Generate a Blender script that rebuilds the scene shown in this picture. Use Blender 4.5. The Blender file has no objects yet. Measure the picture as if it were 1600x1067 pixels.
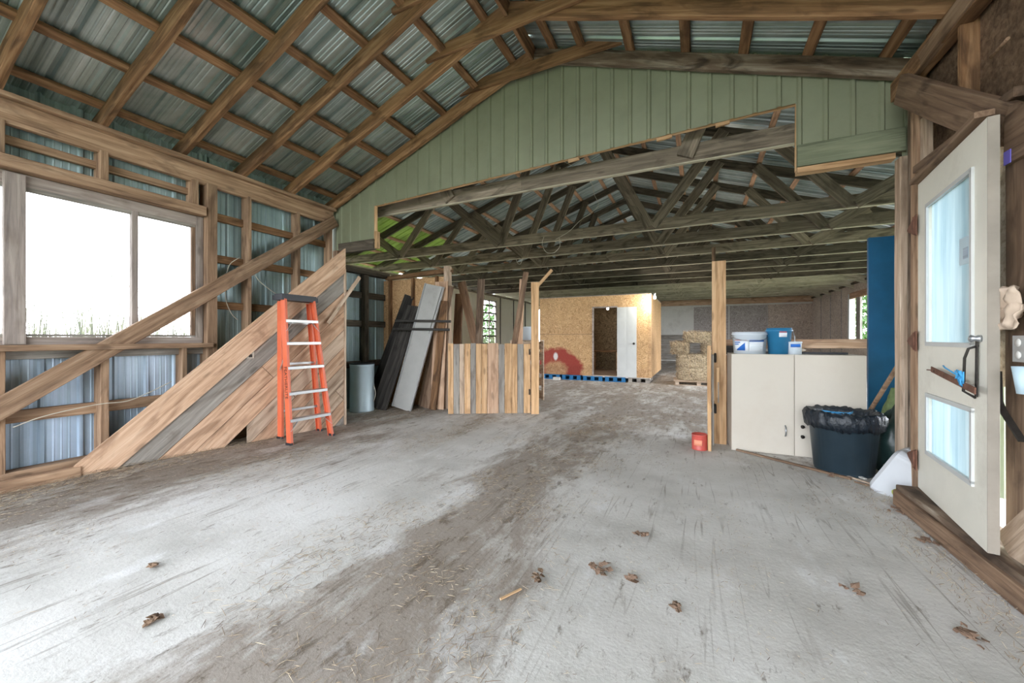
import bpy, math, random
from mathutils import Vector, Matrix, noise as mn
random.seed(7)
SC = bpy.context.scene
COL = SC.collection
R = math.radians
V = Vector
# ------------------------------------------------------------------ camera
YAW = R(25.4); F = 610.0; EYE = 1.2; HOR = 528.0
cam_d = bpy.data.cameras.new('camera')
cam_d.lens = F/1600*36; cam_d.sensor_width = 36; cam_d.shift_y = -(533.5-HOR)/1600
cam_d.clip_start = .05; cam_d.clip_end = 400
cam = bpy.data.objects.new('camera', cam_d); COL.objects.link(cam)
cam.location = (0, 0, EYE); cam.rotation_euler = (R(90), 0, YAW)
SC.camera = cam
# ------------------------------------------------------------------ sky and exposure
w = bpy.data.worlds.new('sky'); SC.world = w; w.use_nodes = True
wn = w.node_tree; wn.nodes.clear()
_o = wn.nodes.new('ShaderNodeOutputWorld'); _b = wn.nodes.new('ShaderNodeBackground')
_g = wn.nodes.new('ShaderNodeTexCoord'); _s = wn.nodes.new('ShaderNodeSeparateXYZ'); _r = wn.nodes.new('ShaderNodeValToRGB')
wn.links.new(_g.outputs['Generated'], _s.inputs[0]); wn.links.new(_s.outputs['Z'], _r.inputs[0])
_r.color_ramp.elements[0].position = 0.0; _r.color_ramp.elements[0].color = (.93, .95, 1, 1)
_r.color_ramp.elements[1].position = 0.6; _r.color_ramp.elements[1].color = (.80, .88, 1, 1)
wn.links.new(_r.outputs[0], _b.inputs[0]); _b.inputs[1].default_value = 1.0
wn.links.new(_b.outputs[0], _o.inputs[0])
SC.view_settings.view_transform = 'Standard'; SC.view_settings.look = 'None'
SC.view_settings.gamma = 1; SC.view_settings.use_curve_mapping = False
SC.view_settings.exposure = 3.7
SC.cycles.max_bounces = 10; SC.cycles.diffuse_bounces = 7; SC.cycles.sample_clamp_indirect = 6

def portal(loc, rot, sx, sy):
    l = bpy.data.lights.new('sky_portal', 'AREA'); l.shape = 'RECTANGLE'; l.size = sx; l.size_y = sy
    l.cycles.is_portal = True
    o = bpy.data.objects.new('sky_portal', l); COL.objects.link(o); o.location = loc; o.rotation_euler = rot
portal((-5.2, .7, 1.85), (0, R(-90), 0), 1.4, 3.4)      # window by the studs (light enters toward +x)
portal((-1.75, -3.6, 1.7), (R(90), 0, 0), 5.8, 3.4)      # open front of the shed
portal((4.95, 8.5, 1.5), (0, R(90), 0), 2.9, 7.0)  # unseen opening added in the far right wall to light the barn
portal((4.95, 14.7, 1.8), (0, R(90), 0), 1.8, 4.6)
portal((-8.2, 20.7, 1.8), (0, R(-90), 0), 2.0, 2.0)  # unseen opening added behind the chipboard room to light the back wall
portal((-8.2, 8.4, 1.6), (0, R(-90), 0), 2.4, 5.0)  # unseen opening added in the far left wall to let daylight in

# ------------------------------------------------------------------ helpers
def at(u, v, P, N):
    """the point of a real plane (P, N) seen at a place in the photograph"""
    r = (u-800)/F; e = (HOR-v)/F
    d = V((-math.sin(YAW)+r*math.cos(YAW), math.cos(YAW)+r*math.sin(YAW), e))
    P = V(P); N = V(N); o = V((0, 0, EYE))
    return o + d*((P-o).dot(N)/d.dot(N))
def fl(u, v, z=0): return at(u, v, (0, 0, z), (0, 0, 1))
def atY(u, v, y): return at(u, v, (0, y, 0), (0, 1, 0))
def atX(u, v, x): return at(u, v, (x, 0, 0), (1, 0, 0))

def S(r, g, b):
    f = lambda c: (c/255/12.92) if c/255 <= .04045 else ((c/255+.055)/1.055)**2.4
    return (f(r), f(g), f(b), 1)
def W(o):
    return (W(o.parent) if o.parent else Matrix()) @ o.matrix_basis
def put(o, parent=None, M=None):
    COL.objects.link(o)
    if parent: o.parent = parent
    M = M if M is not None else Matrix()
    o.matrix_basis = (W(parent).inverted() @ M) if parent else M
    return o
def tag(o, label=None, cat=None, group=None, kind=None):
    for k, v_ in (('label', label), ('category', cat), ('group', group), ('kind', kind)):
        if v_: o[k] = v_
    return o
def thing(name, label, cat, loc=(0, 0, 0), rz=0, group=None):
    o = bpy.data.objects.new(name, None); o.empty_display_size = .1
    put(o, None, Matrix.Translation(V(loc)) @ Matrix.Rotation(rz, 4, 'Z'))
    return tag(o, label, cat, group)
def structure(name):
    o = bpy.data.objects.new(name, None); put(o); o['kind'] = 'structure'; return o
ORD = ['first', 'second', 'third', 'fourth', 'fifth', 'sixth', 'seventh', 'eighth', 'ninth', 'tenth', 'eleventh', 'twelfth', 'thirteenth', 'fourteenth', 'fifteenth', 'sixteenth']

class MB:
    def __init__(s): s.v = []; s.f = []; s.sm = []
    def add(s, vs, fs, smooth=False):
        n = len(s.v); s.v += [tuple(x) for x in vs]
        s.f += [tuple(i+n for i in f) for f in fs]; s.sm += [smooth]*len(fs); return s
    def box(s, c, d, M=None):
        x, y, z = d[0]/2, d[1]/2, d[2]/2
        vs = [V(c)+V((a*x, b*y, e*z)) for e in (-1, 1) for b in (-1, 1) for a in (-1, 1)]
        if M: vs = [M @ q for q in vs]
        return s.add(vs, [(0, 2, 3, 1), (4, 5, 7, 6), (0, 1, 5, 4), (2, 6, 7, 3), (0, 4, 6, 2), (1, 3, 7, 5)])
    def bar(s, p0, p1, w, h, up=(0, 0, 1), ch=.003, seg=1, warp=0):
        """a chamfered bar from p0 to p1, w wide, h high"""
        p0, p1 = V(p0), V(p1); x = (p1-p0).normalized(); u = V(up)
        if abs(x.dot(u)) > .98: u = V((0, 1, 0))
        y = u.cross(x).normalized(); z = x.cross(y)
        c = min(ch, w*.3, h*.3); a, b = w/2, h/2
        sec = [(-a+c, -b), (a-c, -b), (a, -b+c), (a, b-c), (a-c, b), (-a+c, b), (-a, b-c), (-a, -b+c)]
        vs = []; fs = []
        for i in range(seg+1):
            q = p0.lerp(p1, i/seg)
            oy = warp*mn.noise(q*1.3+V((3, 1, 7))); oz = warp*mn.noise(q*1.1)
            for k, (sy, sz) in enumerate(sec):
                j = warp*.5*mn.noise(q*5+V((k, k*2.3, 0)))
                vs.append(q+y*(sy+oy+j)+z*(sz+oz+j))
        for i in range(seg):
            for k in range(8):
                k2 = (k+1) % 8
                fs.append((i*8+k, i*8+k2, i*8+8+k2, i*8+8+k))
        fs.append(tuple(range(7, -1, -1))); fs.append(tuple(seg*8+k for k in range(8)))
        return s.add(vs, fs)
    def tube(s, pts, r, n=8, close=True):
        pts = [V(p) for p in pts]; vs = []; fs = []
        rr = r if isinstance(r, (list, tuple)) else [r]*len(pts)
        prev = None
        for i, p in enumerate(pts):
            d = (pts[min(i+1, len(pts)-1)]-pts[max(i-1, 0)]).normalized()
            if prev is None:
                a = V((0, 0, 1)) if abs(d.z) < .9 else V((1, 0, 0)); y = a.cross(d).normalized()
            else:
                y = (prev-d*prev.dot(d)).normalized()
            prev = y; z = d.cross(y)
            for k in range(n):
                t = 2*math.pi*k/n; vs.append(p+y*math.cos(t)*rr[i]+z*math.sin(t)*rr[i])
        for i in range(len(pts)-1):
            for k in range(n):
                k2 = (k+1) % n; fs.append((i*n+k, i*n+k2, i*n+n+k2, i*n+n+k))
        s.add(vs, fs, True)
        if close:
            m = len(s.v)-len(vs)
            s.f += [tuple(m+k for k in range(n-1, -1, -1)), tuple(m+(len(pts)-1)*n+k for k in range(n))]; s.sm += [False, False]
        return s
    def lathe(s, prof, n=32, c=(0, 0, 0), wob=None):
        vs = []; fs = []
        for i, (r, z) in enumerate(prof):
            for k in range(n):
                t = 2*math.pi*k/n; q = r*(1+(wob(t, z) if wob else 0))
                vs.append((c[0]+q*math.cos(t), c[1]+q*math.sin(t), c[2]+z))
        for i in range(len(prof)-1):
            for k in range(n):
                k2 = (k+1) % n; fs.append((i*n+k, i*n+k2, i*n+n+k2, i*n+n+k))
        return s.add(vs, fs, True)
    def prism(s, poly, z0, z1):
        n = len(poly)
        vs = [(x, y, z0) for x, y in poly]+[(x, y, z1) for x, y in poly]
        fs = [tuple(range(n-1, -1, -1)), tuple(range(n, 2*n))]+[(i, (i+1) % n, n+(i+1) % n, n+i) for i in range(n)]
        return s.add(vs, fs)
    def mesh(s, name, m):
        me = bpy.data.meshes.new(name); me.from_pydata(s.v, [], s.f); me.validate()
        if len(me.polygons) == len(s.sm): me.polygons.foreach_set('use_smooth', s.sm)
        if m: me.materials.append(m)
        me.update(); return me
    def build(s, name, m, parent=None, M=None):
        return put(bpy.data.objects.new(name, s.mesh(name, m)), parent, M)

def frame(O, U, N):
    """matrix: local x along U, local z along N"""
    U = V(U).normalized(); N = V(N).normalized(); Y = N.cross(U).normalized(); N = U.cross(Y)
    M = Matrix((U, Y, N)).transposed().to_4x4(); M.translation = V(O); return M
def beam(name, p0, p1, w, h, m, parent=None, up=(0, 0, 1), warp=.004, ch=.004):
    """one timber: its own object, local x along its length so that the grain follows it"""
    p0, p1 = V(p0), V(p1); L = (p1-p0).length; x = (p1-p0).normalized(); u = V(up)
    if abs(x.dot(u)) > .98: u = V((0, 1, 0))
    y = u.cross(x).normalized(); z = x.cross(y)
    M = Matrix((x, y, z)).transposed().to_4x4(); M.translation = p0
    mb = MB(); n0 = V((p0.x*3.1, p0.y*2.7, p0.z*1.9))
    seg = max(1, int(L/.3)); c = min(ch, w*.3, h*.3); a, b = w/2, h/2
    sec = [(-a+c, -b), (a-c, -b), (a, -b+c), (a, b-c), (a-c, b), (-a+c, b), (-a, b-c), (-a, -b+c)]
    vs = []; fs = []
    for i in range(seg+1):
        t = L*i/seg
        oy = warp*mn.noise(V((t*1.2, 0, 0))+n0); oz = warp*mn.noise(V((t*1.1, 9, 0))+n0)
        for k, (sy, sz) in enumerate(sec):
            j = warp*.5*mn.noise(V((t*4, k*2.3, 5))+n0); vs.append((t, sy+oy+j, sz+oz+j))
    for i in range(seg):
        for k in range(8):
            k2 = (k+1) % 8; fs.append((i*8+k, i*8+k2, i*8+8+k2, i*8+8+k))
    fs.append(tuple(range(7, -1, -1))); fs.append(tuple(seg*8+k for k in range(8)))
    mb.add(vs, fs)
    return mb.build(name, m, parent, M)
def slab(name, m, parent, a, b):
    """axis-aligned block from corner a to corner b"""
    a, b = V(a), V(b); c = (a+b)/2
    mb = MB().box((0, 0, 0), (abs(b.x-a.x), abs(b.y-a.y), abs(b.z-a.z)))
    return mb.build(name, m, parent, Matrix.Translation(c))
def clip(poly, a, b, c):
    """keep a*x+b*y<=c"""
    out = []
    for i in range(len(poly)):
        p, q = poly[i], poly[(i+1) % len(poly)]
        dp, dq = a*p[0]+b*p[1]-c, a*q[0]+b*q[1]-c
        if dp <= 0: out.append(p)
        if dp*dq < 0:
            t = dp/(dp-dq); out.append((p[0]+(q[0]-p[0])*t, p[1]+(q[1]-p[1])*t))
    return out
def sheet(name, m, parent, O, U, Vd, N, length, vr, pitch=.23, dep=.018, minor=2, sol=.0015):
    """a ribbed metal sheet; ribs repeat along U and run along Vd"""
    O, U, Vd, N = V(O), V(U).normalized(), V(Vd).normalized(), V(N).normalized()
    xs = []; s = 0.0
    while s < length:
        xs += [(s, 0), (s+.012, dep), (s+.034, dep), (s+.046, 0)]
        for k in range(1, minor+1):
            q = s+.046+(pitch-.046)*k/(minor+1)
            xs += [(q-.008, 0), (q, dep*.22), (q+.008, 0)]
        s += pitch
    xs = [(a, b) for a, b in xs if a < length]+[(length, 0)]
    mb = MB(); vs = []; fs = []
    for a, b in xs:
        v0, v1 = vr(a)
        vs += [O+U*a+Vd*v0+N*b, O+U*a+Vd*v1+N*b]
    for i in range(len(xs)-1):
        fs.append((2*i, 2*i+2, 2*i+3, 2*i+1))
    mb.add(vs, fs); o = mb.build(name, m, parent)
    md = o.modifiers.new('solid', 'SOLIDIFY'); md.thickness = sol
    return o
def text_obj(name, body, size, m, parent, M, ext=.001):
    cu = bpy.data.curves.new(name, 'FONT'); cu.body = body; cu.size = size; cu.extrude = ext
    cu.align_x = 'CENTER'; cu.align_y = 'CENTER'
    t = bpy.data.objects.new(name, cu); COL.objects.link(t)
    bpy.context.view_layer.update()
    me = bpy.data.meshes.new_from_object(t.evaluated_get(bpy.context.evaluated_depsgraph_get()))
    bpy.data.objects.remove(t); me.materials.clear(); me.materials.append(m)
    return put(bpy.data.objects.new(name, me), parent, M)

# ------------------------------------------------------------------ materials
def nt(name):
    m = bpy.data.materials.new(name); m.use_nodes = True; t = m.node_tree
    return m, t, t.nodes['Principled BSDF']
def N_(t, kind, **kw):
    n = t.nodes.new(kind)
    for k, v_ in kw.items():
        if k.startswith('i_'): n.inputs[k[2:].replace('_', ' ')].default_value = v_
        else: setattr(n, k, v_)
    return n
def ramp(t, src, stops, interp='LINEAR'):
    r = t.nodes.new('ShaderNodeValToRGB'); cr = r.color_ramp; cr.interpolation = interp
    while len(cr.elements) < len(stops): cr.elements.new(.5)
    for e, (p, c) in zip(cr.elements, stops):
        e.position = p; e.color = c if len(c) == 4 else (*c, 1)
    t.links.new(src, r.inputs[0]); return r.outputs[0]
def mix(t, fac, a, b, mode='MIX'):
    n = t.nodes.new('ShaderNodeMix'); n.data_type = 'RGBA'; n.blend_type = mode
    for sock, val in ((n.inputs[0], fac), (n.inputs[6], a), (n.inputs[7], b)):
        if hasattr(val, 'is_output') or isinstance(val, bpy.types.NodeSocket): t.links.new(val, sock)
        else: sock.default_value = val
    return n.outputs[2]
def mathn(t, op, a, b=0.0, c=0.0):
    n = t.nodes.new('ShaderNodeMath'); n.operation = op
    for i, val in enumerate((a, b, c)):
        if isinstance(val, bpy.types.NodeSocket): t.links.new(val, n.inputs[i])
        else: n.inputs[i].default_value = val
    return n.outputs[0]
def coord(t, scale=(1, 1, 1), what='Object', rnd=True):
    c = t.nodes.new('ShaderNodeTexCoord'); mp = t.nodes.new('ShaderNodeMapping')
    mp.inputs['Scale'].default_value = scale
    t.links.new(c.outputs[what], mp.inputs[0])
    if rnd:
        oi = t.nodes.new('ShaderNodeObjectInfo'); ml = mathn(t, 'MULTIPLY', oi.outputs['Random'], 37.0)
        cb = t.nodes.new('ShaderNodeCombineXYZ'); t.links.new(ml, cb.inputs[0]); t.links.new(ml, cb.inputs[1]); t.links.new(ml, cb.inputs[2])
        t.links.new(cb.outputs[0], mp.inputs['Location'])
    return mp.outputs[0]
def noise(t, vec, scale, detail=5, rough=.6, dist=0):
    n = N_(t, 'ShaderNodeTexNoise'); n.inputs['Scale'].default_value = scale; n.inputs['Detail'].default_value = detail
    n.inputs['Roughness'].default_value = rough; n.inputs['Distortion'].default_value = dist
    t.links.new(vec, n.inputs['Vector']); return n.outputs['Fac']
def bump(t, bs, h, strength=.3, dist=.01):
    b = N_(t, 'ShaderNodeBump'); b.inputs['Strength'].default_value = strength; b.inputs['Distance'].default_value = dist
    t.links.new(h, b.inputs['Height']); t.links.new(b.outputs[0], bs.inputs['Normal'])
def wood(name, lo, mid, hi, stain=None, stain_amt=.5, rough=.8, var=.25, grain=16):
    m, t, bs = nt(name)
    vec = coord(t, (1.0, grain, grain))
    g = noise(t, vec, 1.6, 7, .62, .6)
    c = ramp(t, g, [(.25, lo), (.5, mid), (.75, hi)])
    v2 = coord(t, (1.2, 4, 4)); kn = noise(t, v2, 1.3, 4, .55, 1.5)
    if stain:
        k = ramp(t, kn, [(.5, (0, 0, 0, 1)), (.66, (1, 1, 1, 1))])
        kk = mathn(t, 'MULTIPLY', k, stain_amt); c = mix(t, kk, c, stain)
    oi = t.nodes.new('ShaderNodeObjectInfo')
    hs = t.nodes.new('ShaderNodeHueSaturation')
    vv = mathn(t, 'MULTIPLY_ADD', oi.outputs['Random'], 2*var, 1-var); t.links.new(vv, hs.inputs['Value'])
    t.links.new(c, hs.inputs['Color'])
    ck = noise(t, coord(t, (.5, 30, 30)), 1.5, 4, .6, .8); ckr = ramp(t, ck, [(.60, (0, 0, 0, 1)), (.66, (1, 1, 1, 1))])
    c_ = mix(t, mathn(t, 'MULTIPLY', ckr, .45), hs.outputs[0], tuple(x*.4 for x in lo[:3])+(1,))
    # knots
    vo = N_(t, 'ShaderNodeTexVoronoi'); vo.inputs['Scale'].default_value = 2.3; t.links.new(coord(t, (1.1, 3.2, 3.2)), vo.inputs['Vector'])
    kd = ramp(t, vo.outputs['Distance'], [(.09, (1, 1, 1, 1)), (.17, (0, 0, 0, 1))]); kd = mathn(t, 'MULTIPLY', kd, .55)
    c = mix(t, kd, c_, tuple(x*.35 for x in mid[:3])+(1,))
    t.links.new(c, bs.inputs['Base Color']); bs.inputs['Roughness'].default_value = rough
    bs.inputs['Specular IOR Level'].default_value = .25
    bump(t, bs, g, .5, .006); return m
def plain(name, col, rough=.5, metal=0, var=.06, scale=6, bmp=0, spec=.5, dirt=None, dirt_amt=.4):
    m, t, bs = nt(name)
    vec = coord(t); n = noise(t, vec, scale, 5, .6)
    a = tuple(x*(1-var) for x in col[:3])+(1,); b = tuple(min(1, x*(1+var)) for x in col[:3])+(1,)
    c = ramp(t, n, [(.3, a), (.7, b)])
    if dirt:
        k = ramp(t, noise(t, vec, scale*.5, 8, .7), [(.52, (0, 0, 0, 1)), (.68, (1, 1, 1, 1))])
        c = mix(t, mathn(t, 'MULTIPLY', k, dirt_amt), c, dirt)
    t.links.new(c, bs.inputs['Base Color']); bs.inputs['Roughness'].default_value = rough; bs.inputs['Metallic'].default_value = metal
    bs.inputs['Specular IOR Level'].default_value = spec
    if bmp: bump(t, bs, n, bmp, .01)
    return m
def galv(name, a, b, metal=.75, rough=.38, streak=None, band=.55):
    """zinc sheet with mottled spangle and painted reflection bands"""
    m, t, bs = nt(name); vec = coord(t, (1, 1, 1), rnd=False)
    n1 = noise(t, vec, 1.1, 5, .6, .5); c = ramp(t, n1, [(.3, a), (.7, b)])
    n2 = noise(t, vec, 40, 3, .7); c = mix(t, .05, c, ramp(t, n2, [(.35, (.35, .35, .35, 1)), (.7, (1, 1, 1, 1))]), 'MULTIPLY')
    n3 = noise(t, coord(t, (.05, 9, .05), rnd=False), 1.7, 5, .7); c = mix(t, band, c, ramp(t, n3, [(.38, (.30, .36, .35, 1)), (.5, (.72, .78, .76, 1)), (.60, (1, 1, 1, 1))]), 'MULTIPLY')  # light and dark bands paint the reflections of the ribbed metal into its colour
    if streak: c = mix(t, mathn(t, 'MULTIPLY', ramp(t, noise(t, vec, 3.2, 6, .7), [(.55, (0, 0, 0, 1)), (.7, (1, 1, 1, 1))]), .5), c, streak)
    t.links.new(c, bs.inputs['Base Color']); bs.inputs['Metallic'].default_value = metal
    bs.inputs['Roughness'].default_value = rough; return m
def osb(name, cols, scale=26, rough=.75):
    m, t, bs = nt(name); vec = coord(t, (1, 1, 1), rnd=False)
    wv = N_(t, 'ShaderNodeTexNoise'); wv.inputs['Scale'].default_value = 3.0; t.links.new(vec, wv.inputs['Vector'])
    vm = N_(t, 'ShaderNodeVectorMath', operation='ADD'); t.links.new(vec, vm.inputs[0]); t.links.new(wv.outputs['Color'], vm.inputs[1])
    vo = N_(t, 'ShaderNodeTexVoronoi'); vo.inputs['Scale'].default_value = scale; vo.inputs['Randomness'].default_value = 1
    t.links.new(vm.outputs[0], vo.inputs['Vector'])
    sp = N_(t, 'ShaderNodeSeparateColor'); t.links.new(vo.outputs['Color'], sp.inputs[0])
    c = ramp(t, sp.outputs[0], [(0, cols[0]), (.5, cols[1]), (1, cols[2])])
    big = noise(t, vec, 1.1, 5, .6); c = mix(t, .55, c, ramp(t, big, [(.3, (.62, .6, .58, 1)), (.7, (1, 1, 1, 1))]), 'MULTIPLY')
    t.links.new(c, bs.inputs['Base Color']); bs.inputs['Roughness'].default_value = rough; bs.inputs['Specular IOR Level'].default_value = .3
    bump(t, bs, sp.outputs[0], .2, .004); return m, t, bs, c

M = {}
M['brown'] = wood('rafter_timber', S(88, 64, 46), S(146, 110, 78), S(184, 148, 112), S(66, 48, 36), .65)
M['stud'] = wood('stud_timber', S(108, 84, 66), S(162, 132, 106), S(196, 168, 140), S(90, 70, 56), .5)
M['grey'] = wood('weathered_timber', S(90, 82, 72), S(136, 124, 108), S(168, 155, 138), S(46, 42, 34), .6, var=.22)
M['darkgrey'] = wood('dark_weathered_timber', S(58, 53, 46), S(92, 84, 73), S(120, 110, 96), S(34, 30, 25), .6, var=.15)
M['pale'] = wood('lit_pale_timber', S(146, 140, 122), S(184, 177, 156), S(208, 200, 180), S(96, 90, 76), .3, var=.1)  # pale tone puts window light into the far trusses and chord edges
M['pink'] = wood('purlin_timber', S(124, 96, 76), S(174, 138, 112), S(204, 170, 144), S(84, 60, 44), .4, var=.15)
M['orange'] = wood('fresh_board', S(158, 122, 86), S(204, 166, 124), S(226, 192, 154), S(120, 84, 54), .35, var=.12)
M['orange2'] = wood('warm_brace_board', S(150, 118, 92), S(198, 164, 136), S(222, 196, 170), S(122, 92, 70), .5, var=.1)
M['greyboard'] = wood('silvered_board', S(112, 108, 102), S(150, 144, 136), S(176, 170, 160), S(96, 84, 74), .45, var=.1)
M['mixboard'] = wood('faded_board', S(146, 124, 104), S(190, 168, 146), S(214, 196, 176), S(104, 82, 64), .5, var=.14)
M['header'] = wood('green_tinted_board', S(92, 98, 80), S(124, 130, 106), S(150, 154, 128), S(84, 80, 66), .4, var=.05)
M['rotten'] = wood('rotten_timber', S(74, 60, 50), S(120, 102, 86), S(176, 166, 150), S(44, 34, 28), .8, var=.05, grain=9)
M['oldbrown'] = wood('old_brown_plank', S(86, 68, 56), S(128, 104, 84), S(158, 134, 112), S(62, 48, 40), .6)
M['charcoal'] = wood('charcoal_board', S(44, 42, 40), S(66, 63, 60), S(92, 88, 82), S(30, 28, 26), .6)
M['windowwood'] = wood('window_timber', S(120, 112, 110), S(160, 148, 140), S(186, 176, 166), S(100, 86, 76), .4, var=.12)
M['roofmetal'] = galv('roof_sheet', S(158, 176, 168), S(228, 238, 235), .6, .28, None, .75)
M['roofmetal_far'] = galv('far_roof_sheet', S(160, 174, 172), S(236, 242, 246), .5, .3, None, .95)
M['wallmetal'] = galv('wall_sheet', S(150, 172, 176), S(192, 212, 216), .3, .42, S(138, 164, 144))
M['wallmetal_low'] = galv('lower_wall_sheet', S(176, 196, 220), S(212, 228, 246), .15, .45)
M['greenmetal'] = plain('green_painted_sheet', S(136, 141, 116), .45, .1, .10, 3.5, 0, .5, S(112, 114, 90), .5)
M['black_plastic'] = plain('black_plastic', S(50, 66, 76), .4, 0, .12, 8)
M['bag'] = plain('bin_bag', S(26, 34, 42), .3, 0, .3, 30, 1.0)
M['blue_door'] = plain('deep_blue_paint', S(14, 84, 124), .45, 0, .14, 5, 0, .4)
M['white_door'] = plain('cream_door_paint', S(232, 229, 216), .45, 0, .05, 3, 0, .4, S(160, 152, 134), .35)
M['trim_white'] = plain('white_trim_paint', S(200, 202, 200), .5, 0, .05, 4)
M['door_edge'] = plain('grubby_door_edge', S(150, 142, 130), .6, 0, .15, 5)
M['cabinet'] = plain('beige_cabinet', S(200, 193, 180), .5, 0, .03, 2.5, 0, .4, S(170, 158, 142), .25)
M['steel'] = plain('brushed_steel', S(170, 174, 178), .35, .85, .06, 20)
M['alu'] = plain('step_aluminium', S(186, 188, 188), .42, .7, .06, 14)
M['rust'] = plain('rusty_iron', S(120, 84, 68), .8, .3, .3, 22, .4)
M['darkiron'] = plain('dark_iron', S(58, 54, 50), .6, .5, .2, 20)
M['ladder'] = plain('orange_fibreglass', S(212, 104, 70), .45, 0, .06, 9)
M['ladder_black'] = plain('black_ladder_cap', S(38, 40, 46), .5, 0, .1, 10)
M['barrel'] = plain('pale_blue_drum', S(190, 208, 216), .45, .2, .07, 3)
M['red'] = plain('red_tin_paint', S(194, 84, 74), .45, 0, .12, 12, 0, .5, S(140, 60, 50), .5)
M['peach'] = plain('tin_label', S(232, 150, 120), .6)
M['white_plastic'] = plain('white_plastic', S(206, 216, 224), .4, 0, .03, 5)
M['milky'] = plain('milky_plastic', S(196, 200, 204), .35, 0, .06, 4, 0, .5, S(150, 140, 128), .5)
M['blue_plastic'] = plain('blue_bucket_plastic', S(44, 118, 160), .38, 0, .08, 6)
M['label_blue'] = plain('label_blue', S(36, 104, 190), .5)
M['label_white'] = plain('label_white', S(226, 232, 238), .5)
M['label_red'] = plain('label_red', S(200, 90, 90), .5)
M['ink'] = plain('dark_ink', S(70, 40, 36), .6)
M['grey_siding'] = plain('grey_siding_board', S(172, 172, 168), .6, 0, .06, 5, 0, .3, S(120, 116, 108), .4)
M['cable'] = plain('white_cable', S(206, 200, 184), .5)
M['cream'] = plain('cream_wall_board', S(222, 218, 196), .7, 0, .05, 1.5, 0, .3, S(168, 160, 136), .35)
M['whiteboard'] = plain('whitewashed_board', S(212, 210, 204), .7, 0, .06, 3, 0, .3, S(140, 134, 126), .4)
M['green_mesh'] = plain('green_garden_netting', S(120, 138, 92), .7, 0, .2, 40)
M['tarp'] = plain('dark_green_tarp', S(40, 62, 60), .35, 0, .3, 7, .5)
M['pear'] = plain('green_pear_skin', S(176, 186, 84), .45, 0, .1, 10)
M['blue_string'] = plain('blue_twine', S(70, 160, 214), .6)
M['purple'] = plain('purple_tag', S(120, 110, 200), .5)
M['pallet_blue'] = plain('blue_pallet_paint', S(30, 108, 160), .7, 0, .2, 8)
M['grass'] = plain('tall_grass', S(104, 104, 82), .8, 0, .5, 3)
M['leaf'] = plain('tree_leaf', S(66, 96, 44), .7, 0, .35, 2)
M['bark'] = plain('tree_bark', S(90, 76, 62), .9, 0, .2, 6, .5)
M['field'] = plain('field_ground', S(84, 96, 58), .95, 0, .2, .6)
M['leafdead'] = plain('dead_leaf', S(128, 104, 86), .8, 0, .3, 16)
M['paper'] = plain('crumpled_wrap', S(200, 180, 160), .6, 0, .1, 10, .4)
M['socket'] = plain('socket_plate', S(186, 178, 164), .5)
M['glove'] = plain('pale_blue_cup', S(190, 214, 226), .4)
M['osb_o'], _t, _b2, _c = osb('orange_chipboard', (S(176, 138, 96), S(206, 166, 120), S(224, 188, 144)), 48)
M['osb_d'], _t, _b2, _c = osb('shaded_chipboard', (S(84, 70, 50), S(122, 104, 76), S(150, 130, 98)), 30)  # darker copy of the chipboard; the room's inner shade is in the colour
M['osb_g'], _t, _b2, _c = osb('grey_chipboard', (S(146, 138, 134), S(176, 168, 164), S(196, 190, 186)))
M['osb_p'], _t, _b2, _c = osb('pinkish_chipboard', (S(168, 152, 142), S(204, 188, 174), S(222, 208, 194)))

def straw_mat():
    m, t, bs = nt('straw'); g = N_(t, 'ShaderNodeNewGeometry')
    c = ramp(t, g.outputs['Random Per Island'], [(0, S(96, 80, 64)), (.5, S(148, 128, 104)), (1, S(196, 180, 152))])
    t.links.new(c, bs.inputs['Base Color']); bs.inputs['Roughness'].default_value = .8; return m
M['straw'] = straw_mat()
def hay_mat():
    m, t, bs = nt('baled_hay'); v = coord(t, (3, 3, 12))
    n = noise(t, v, 5, 8, .7, 1.0)
    c = ramp(t, n, [(.36, S(120, 98, 70)), (.47, S(206, 184, 148)), (.62, S(238, 222, 192))])
    t.links.new(c, bs.inputs['Base Color']); bs.inputs['Roughness'].default_value = .9; bump(t, bs, n, 1.0, .04); return m
M['hay'] = hay_mat()
def frosted():
    m, t, bs = nt('frosted_door_glass'); out = t.nodes['Material Output']
    v = coord(t, (7, .4, 7), rnd=False); n = noise(t, v, 1.6, 5, .6)
    c = ramp(t, n, [(.3, S(150, 166, 172)), (.7, S(186, 194, 196))])
    tr = N_(t, 'ShaderNodeBsdfTranslucent'); t.links.new(c, tr.inputs[0])
    gl = N_(t, 'ShaderNodeBsdfGlossy'); gl.inputs['Roughness'].default_value = .25
    mx = N_(t, 'ShaderNodeMixShader'); mx.inputs[0].default_value = .07
    t.links.new(tr.outputs[0], mx.inputs[1]); t.links.new(gl.outputs[0], mx.inputs[2]); t.links.new(mx.outputs[0], out.inputs[0]); return m
M['frost'] = frosted()
def translucent(name, col):
    m, t, bs = nt(name); out = t.nodes['Material Output']
    v = coord(t, (1, 1, 1), rnd=False); n = noise(t, v, 2.2, 6, .6)
    c = ramp(t, n, [(.3, tuple(x*.55 for x in col[:3])+(1,)), (.7, col)])
    tr = N_(t, 'ShaderNodeBsdfTranslucent'); t.links.new(c, tr.inputs[0])
    t.links.new(c, bs.inputs['Base Color']); bs.inputs['Roughness'].default_value = .5
    mx = N_(t, 'ShaderNodeMixShader'); mx.inputs[0].default_value = .42
    t.links.new(bs.outputs[0], mx.inputs[1]); t.links.new(tr.outputs[0], mx.inputs[2]); t.links.new(mx.outputs[0], out.inputs[0]); return m
M['skylight'] = translucent('translucent_green_roof_panel', S(138, 152, 92))
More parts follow.
